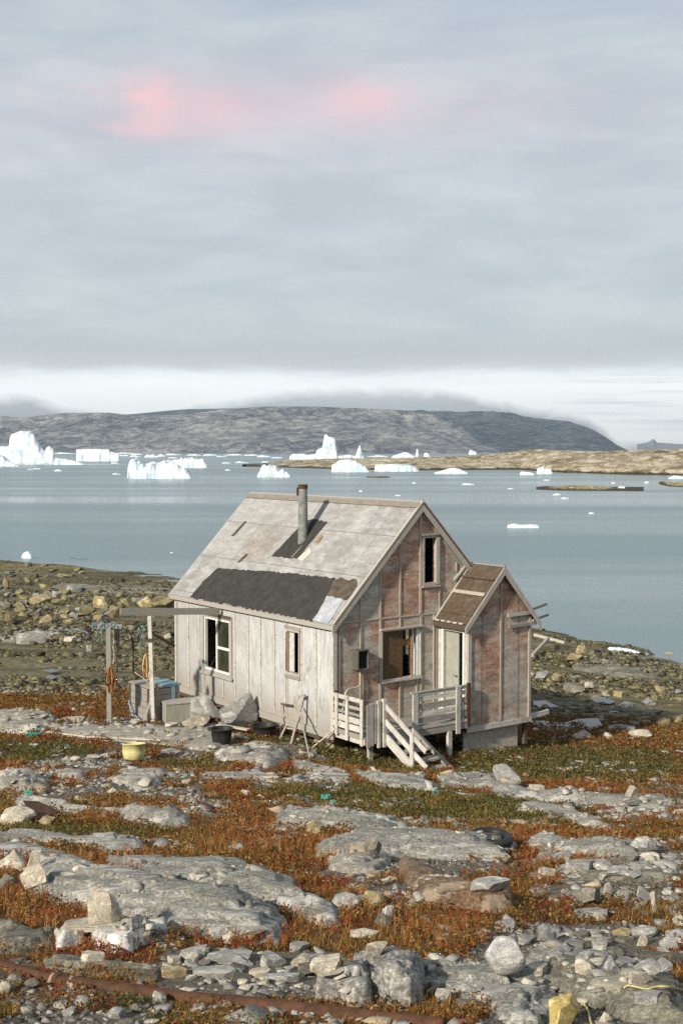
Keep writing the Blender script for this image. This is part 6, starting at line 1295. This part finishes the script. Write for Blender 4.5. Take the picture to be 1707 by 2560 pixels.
tub('p1', 865, 330, 155, 112, 'yellow_plastic', 'cut off pale yellow plastic tub standing in the grass', 'yellow_tub', .90, tilt=-.13, handles=False, round_=True)
# loose boards
def plank(name, a, b, w, t, mat, label, cat='board', bow=0.):
    a = Vector(a); b = Vector(b); mid = (a + b) / 2; o = MB(); n = 6; pts = [a + (b - a) * i / n + Vector((0, 0, bow * math.sin(math.pi * i / n))) for i in range(n + 1)]
    for p, q in zip(pts, pts[1:]): o.beam(p, q, w, t)
    return tag(o.build(name, M[mat]), label, cat)
def onS(k, x, y, dz=.03): p = G(k, x, y); return p + Vector((0, 0, dz))
plank('loose_board', onS('6', 850, 848, .12), onS('6', 1050, 888, .14), .12, .03, 'trim_grey', 'pale grey board lying behind the front black tub, upper one')
plank('loose_board', onS('6', 930, 890, .05), onS('6', 1045, 920, .05), .14, .04, 'grey_board', 'grey board lying below the other board beside the front black tub')
plank('loose_board', onS('6', 1060, 800, .26), onS('6', 1210, 812, .28), .16, .03, 'trim_grey', 'board laid over the black tub under the long wall')
plank('long_pole', onS('p1', 290, 142, .05), onS('p1', 560, 172, .04), .03, .03, 'cable', 'left half of the bent pale pole lying on the flat rock', 'pole')
plank('long_pole', onS('p1', 565, 173, .04), onS('p1', 1050, 195, .04), .03, .03, 'cable', 'straight right half of the pale pole lying on the flat rock', 'pole')
plank('loose_batten', onS('p2', 1470, 345, .05), onS('p2', 1600, 375, .05), .03, .02, 'trim_grey', 'thin pale batten in the grass right of the pointed slab')
plank('driftwood', onS('8', 180, 480, .2), onS('8', 330, 370, .5), .13, .12, 'trim_tan', 'pale driftwood log leaning over the shore rocks right of the porch', 'driftwood')
plank('driftwood', onS('8', 200, 300, .3), onS('8', 480, 375, .3), .14, .12, 'trim_tan', 'second pale driftwood log along the water edge right of the porch', 'driftwood')
# broken chair frame against the wall
pc = hloc('6', 1268, 872, 0, -.42); fo = tag(empty('chair_frame', W2(pc.x, pc.y, pc.z)), 'broken light wooden frame with splayed legs leaning at the long wall', 'wooden frame')
def cf(nm, xa, ya, da, xb, yb, db, w, m_):
    a = hloc('6', xa, ya, 0, -.42 + da * .9); b = hloc('6', xb, yb, 0, -.42 + db); 
    if nm == 'leg': d = a - b; a = a + d * (max(0., a.z - gz(a.x, a.y)) / max(.1, -d.z))
    a = W2(a.x, a.y, a.z) - fo.location; b = W2(b.x, b.y, b.z) - fo.location; mb = MB(); mb.beam(a, b, w, w, (0, 1, 0)); mb.build(nm, M[m_], fo)
cf('leg', 1268, 872, 0, 1385, 628, .3, .035, 'trim_tan'); cf('leg', 1340, 880, .0, 1408, 622, .3, .04, 'trim_tan'); cf('leg', 1258, 835, .25, 1262, 672, .35, .035, 'grey_board'); cf('leg', 1424, 920, -.3, 1375, 690, .25, .03, 'grey_board')
cf('crossbar', 1262, 678, .33, 1340, 690, .33, .03, 'dark_wood'); cf('crossbar', 1290, 835, .1, 1345, 842, .1, .03, 'trim_tan'); cf('crossbar', 1375, 632, .3, 1418, 624, .32, .05, 'grey_board')
# rusty sheet, wreck of a tyre, nets and ropes
P = [hit(*PX('p1', q[:2])[0], q[2]) for q in ((238, 705, .06), (400, 658, .08), (250, 590, .20), (152, 588, .22))]
P = [P[0], P[1], P[2], P[3]]; mb = MB(); mb.poly(P, (0, 0, .02)); tag(mb.build('rusty_plate', M['rust'], bevel=.004), 'dark rust red iron sheet lying beside the cigar shaped ledge at left', 'metal sheet')
tp = G('p3', 335, 645); mb = MB(); ty = tag(empty('old_tyre', (tp.x, tp.y + .12, tp.z - .012)), 'black half sunk tyre in the heath above the split outcrop', 'tyre')
def torus(name, R0, r0, mat, par, sz=1.): 
    bm = bmesh.new(); N, K = 36, 12; vs = [[bm.verts.new(((R0 + r0 * math.cos(b)) * math.cos(a), (R0 + r0 * math.cos(b)) * math.sin(a), r0 * sz * math.sin(b))) for b in [2 * math.pi * j / K for j in range(K)]] for a in [2 * math.pi * i / N for i in range(N)]]
    for i in range(N):
        for j in range(K): bm.faces.new((vs[i][j], vs[(i + 1) % N][j], vs[(i + 1) % N][(j + 1) % K], vs[i][(j + 1) % K]))
    me = bpy.data.meshes.new(name); bm.to_mesh(me); bm.free(); return link(name, me, M[mat], par, True)
torus('tyre_tread', .21, .055, 'black_plastic', ty); torus('rim', .115, .02, 'net_dark', ty); ty.rotation_euler = (.06, .05, 0)
def tangle(name, k, x, y, w, h, mat, n, rad, label, cat='rope'):
    p = G(k, x, y); m = p.y / F * ZF[k][2]; r = random.Random(int(x + y)); mb = MB()
    for i in range(n):
        a0 = r.uniform(0, 6.28); pts = []
        for j in range(7):
            a = a0 + j * r.uniform(.5, 1.4); q = r.uniform(.2, 1); pts.append((p.x + math.cos(a) * w * m / 2 * q, p.y + math.sin(a) * h * m * q * 1.6, p.z + .02 + r.uniform(0, .06)))
        mb.tube(smooth_path(pts, 4), rad, 5)
    return tag(mb.build(name, M[mat]), label, cat)
tangle('net_scrap', 'p2', 685, 395, 70, 40, 'teal_rope', 7, .012, 'turquoise scrap of net lying in the heath at centre', 'net'); tangle('net_scrap', 'p2', 745, 425, 40, 14, 'teal_rope', 3, .01, 'thin turquoise strand right of the turquoise net scrap', 'net')
tangle('net_scrap', 'p2', 1405, 362, 60, 14, 'teal_rope', 4, .012, 'small teal net scrap below the pointed slab', 'net')
tangle('rope_heap', 'p1', 225, 160, 130, 22, 'green_rope', 9, .018, 'dark green rope heap at the left end of the pale pole'); tangle('net_scrap', 'p1', 1220, 432, 40, 20, 'teal_rope', 3, .01, 'tiny teal scrap in the heath right of the yellow tub', 'net')
tangle('net_scrap', 'p1', 190, 545, 60, 12, 'teal_rope', 3, .009, 'tiny teal scrap above the cigar shaped ledge', 'net')
pts = [onS('p6', x, y, .02) for x, y in ((1185, 822), (1210, 805), (1270, 815), (1330, 828), (1400, 812), (1480, 815), (1568, 835), (1640, 850))]
mb = MB(); mb.tube(smooth_path(pts, 6), .007, 6); tag(mb.build('yellow_rope', M['yellow_rope'], smooth=True), 'thin yellow rope lying across the dark corner slab', 'rope')
pts = [onS('p6', x, y, .02) for x, y in ((905, 925), (935, 935), (955, 975), (968, 1030), (975, 1060))]
mb = MB(); mb.tube(smooth_path(pts, 6), .007, 6); tag(mb.build('yellow_rope', M['yellow_rope'], smooth=True), 'short end of yellow rope beside the mustard yellow boulder', 'rope')
# rusty pipe across the foreground
path = pipe_path
pipe = tag(empty('rusty_pipe', path[0]), 'long rust brown iron pipe running across the foreground', 'pipe'); o0 = pipe.location.copy()
mb = MB(); mb.tube([p - o0 for p in path], .048, 18); mb.build('pipe_body', M['rust'], pipe, smooth=True)
for x in (318, 352, 432):
    d = min(range(len(path)), key=lambda i: abs((853.5 + path[i].x / path[i].y * F) - x * .3827)); a = path[max(1, d)]; t = (path[d + 1] - path[d - 1]).normalized()
    mb = MB(); mb.tube([a - o0 - t * .011, a - o0 + t * .011], .053, 18); mb.build('pipe_band', M['rust_light'] if x != 352 else M['rust'], pipe, smooth=True)

# ================================================================== SKY, AIR AND LIGHT
SUN_EL, SUN_AZ = R(28), (-.655, -.756)   # direction towards the sun in the ground plane
wo = bpy.data.worlds.new('World'); sc.world = wo; wo.use_nodes = True
g = NT('tmp'); bpy.data.materials.remove(g.m)
class WN(NT):
    def __init__(s, t): s.t = t
g = WN(wo.node_tree); g.t.nodes.clear()
out = g.n('ShaderNodeOutputWorld'); bg = g.n('ShaderNodeBackground'); g.t.links.new(bg.outputs[0], out.inputs[0])
sky = g.n('ShaderNodeTexSky', sky_type='NISHITA'); sky.sun_disc = False; sky.sun_elevation = SUN_EL
sky.sun_rotation = math.atan2(SUN_AZ[0], SUN_AZ[1]); sky.air_density = 1.2; sky.dust_density = 2.
p = g.coord('Generated'); s = g.sep(p)
hyp = g.math('SQRT', g.math('ADD', g.math('MULTIPLY', s[0], s[0]), g.math('MULTIPLY', s[1], s[1])))
v = g.math('DIVIDE', s[2], hyp); u = g.math('ARCTAN2', s[0], s[1])
cb = g.n('ShaderNodeCombineXYZ'); g.put(cb.inputs[0], g.math('MULTIPLY', u, 1.)); g.put(cb.inputs[1], g.math('MULTIPLY', v, 5.)); c3 = cb.outputs[0]
n1 = g.noise(g.map(c3, (2.4, 2.4, 1)), 1.5, 6, .6, .6); n2 = g.noise(g.map(c3, (3, 2.2, 1)), 2.6, 7, .58, .35); n3 = g.noise(g.map(c3, (9, 3.2, 1)), 4., 6, .65, .6)
vv = g.math('ADD', v, g.math('MULTIPLY_ADD', n1, .034, -.017)); vv = g.math('ADD', vv, g.math('MULTIPLY_ADD', n2, .014, -.007))
def L(*c): return tuple(((x / 255 + .055) / 1.055) ** 2.4 for x in c)
deck_c = g.ramp(vv, [(0., L(232, 236, 235)), (.020, L(240, 246, 246)), (.047, L(246, 252, 253)), (.056, L(232, 241, 245)), (.064, L(192, 200, 205)), (.076, L(181, 189, 194)), (.10, L(186, 196, 201)), (.135, L(183, 191, 197)), (.19, L(187, 193, 200)), (.25, L(187, 192, 201)), (.31, L(181, 189, 198)), (.37, L(160, 174, 186)), (.50, L(146, 160, 174)), (1., L(138, 153, 170))])  # upper stops, above the view, are darkened to lower the ambient light
deck_c = g.mix(g.math('MULTIPLY', g.ramp(v, [(.07, 0.), (.1, 1.)]), .4), deck_c, g.ramp(n2, [(.36, L(166, 178, 188)), (.5, L(184, 193, 200)), (.64, L(204, 210, 214))]))
# grey cloud cap lying on the mountain, and torn scraps at the left
cap_top = g.ramp(g.math('MULTIPLY_ADD', u, 1 / .64, .5), [(.0, .34), (.06, .36), (.12, .38), (.17, .27), (.24, .20), (.30, .27), (.36, .33), (.42, .41), (.50, .445), (.58, .44), (.63, .43), (.68, .36), (.74, .27), (.80, .22), (.84, .0), (1., 0.)])
edge = g.math('SUBTRACT', g.math('MULTIPLY_ADD', cap_top, .1, g.math('MULTIPLY_ADD', n3, .013, -.0055)), v)
cap = g.ramp(g.math('MULTIPLY_ADD', edge, 95., .42), [(.05, 0.), (.95, 1.)])
capc = g.ramp(v, [(.018, L(148, 159, 169)), (.034, L(172, 181, 188)), (.049, L(206, 213, 217))])
deck_c = g.mix(cap, deck_c, capc)
# thin grey bars right above the horizon
bar = g.math('MULTIPLY', g.ramp(g.noise(g.map(c3, (1.3, 9, 1)), 3.6, 5, .6, .4), [(.5, 0.), (.62, 1.)]), g.ramp(g.math('MULTIPLY_ADD', u, 1., -.16), [(.0, 0.), (.05, .7)]))
bar = g.math('MULTIPLY', bar, g.ramp(v, [(.0, .2), (.02, 1.), (.058, 1.), (.064, 0.)]))
deck_c = g.mix(bar, deck_c, L(200, 208, 214))
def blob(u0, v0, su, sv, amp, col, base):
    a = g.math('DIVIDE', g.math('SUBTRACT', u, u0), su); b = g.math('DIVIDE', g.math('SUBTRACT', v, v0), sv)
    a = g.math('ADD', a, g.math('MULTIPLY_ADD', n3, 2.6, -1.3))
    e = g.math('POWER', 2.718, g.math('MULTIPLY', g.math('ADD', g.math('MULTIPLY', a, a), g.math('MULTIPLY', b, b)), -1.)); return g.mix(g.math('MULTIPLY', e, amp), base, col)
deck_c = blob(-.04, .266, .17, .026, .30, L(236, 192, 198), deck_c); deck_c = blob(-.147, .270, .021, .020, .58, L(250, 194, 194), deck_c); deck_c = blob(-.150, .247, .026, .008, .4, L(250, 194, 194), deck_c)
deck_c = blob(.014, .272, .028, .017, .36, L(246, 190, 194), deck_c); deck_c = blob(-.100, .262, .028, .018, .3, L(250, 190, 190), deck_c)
nis = g.n('ShaderNodeVectorMath', operation='SCALE'); g.put(nis.inputs[0], sky.outputs[0]); nis.inputs['Scale'].default_value = .09
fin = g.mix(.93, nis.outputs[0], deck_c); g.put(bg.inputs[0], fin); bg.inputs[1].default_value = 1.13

sd = bpy.data.lights.new('sun', 'SUN'); so = bpy.data.objects.new('sun', sd); COL.objects.link(so); sd.energy = 5.5; sd.angle = R(2.5); sd.color = (1., .91, .78)
dv = Vector((-SUN_AZ[0] * math.cos(SUN_EL), -SUN_AZ[1] * math.cos(SUN_EL), -math.sin(SUN_EL))); so.rotation_euler = dv.to_track_quat('-Z', 'Y').to_euler()
so.location = (0, 0, 30)
# air
HAZE = 7.5e-5
if HAZE:
    mb = MB(); mb.box(-4500, 4500, -60, 6900, -20, 215); hz = mb.build('haze', None); tag(hz, kind='stuff')
    m = bpy.data.materials.new('air'); m.use_nodes = True; t = m.node_tree; t.nodes.clear(); o = t.nodes.new('ShaderNodeOutputMaterial'); q = t.nodes.new('ShaderNodeVolumePrincipled')
    q.inputs['Color'].default_value = (.80, .87, .95, 1); q.inputs['Density'].default_value = HAZE; q.inputs['Anisotropy'].default_value = .2; t.links.new(q.outputs[0], o.inputs['Volume']); hz.data.materials.append(m)
sc.view_settings.view_transform = 'Standard'; sc.view_settings.look = 'None'; sc.view_settings.exposure = .12; sc.view_settings.gamma = 1
sc.render.engine = 'CYCLES'; sc.cycles.use_denoising = False; sc.cycles.max_bounces = 6; sc.cycles.diffuse_bounces = 3; sc.cycles.volume_bounces = 0
sc.render.film_transparent = False
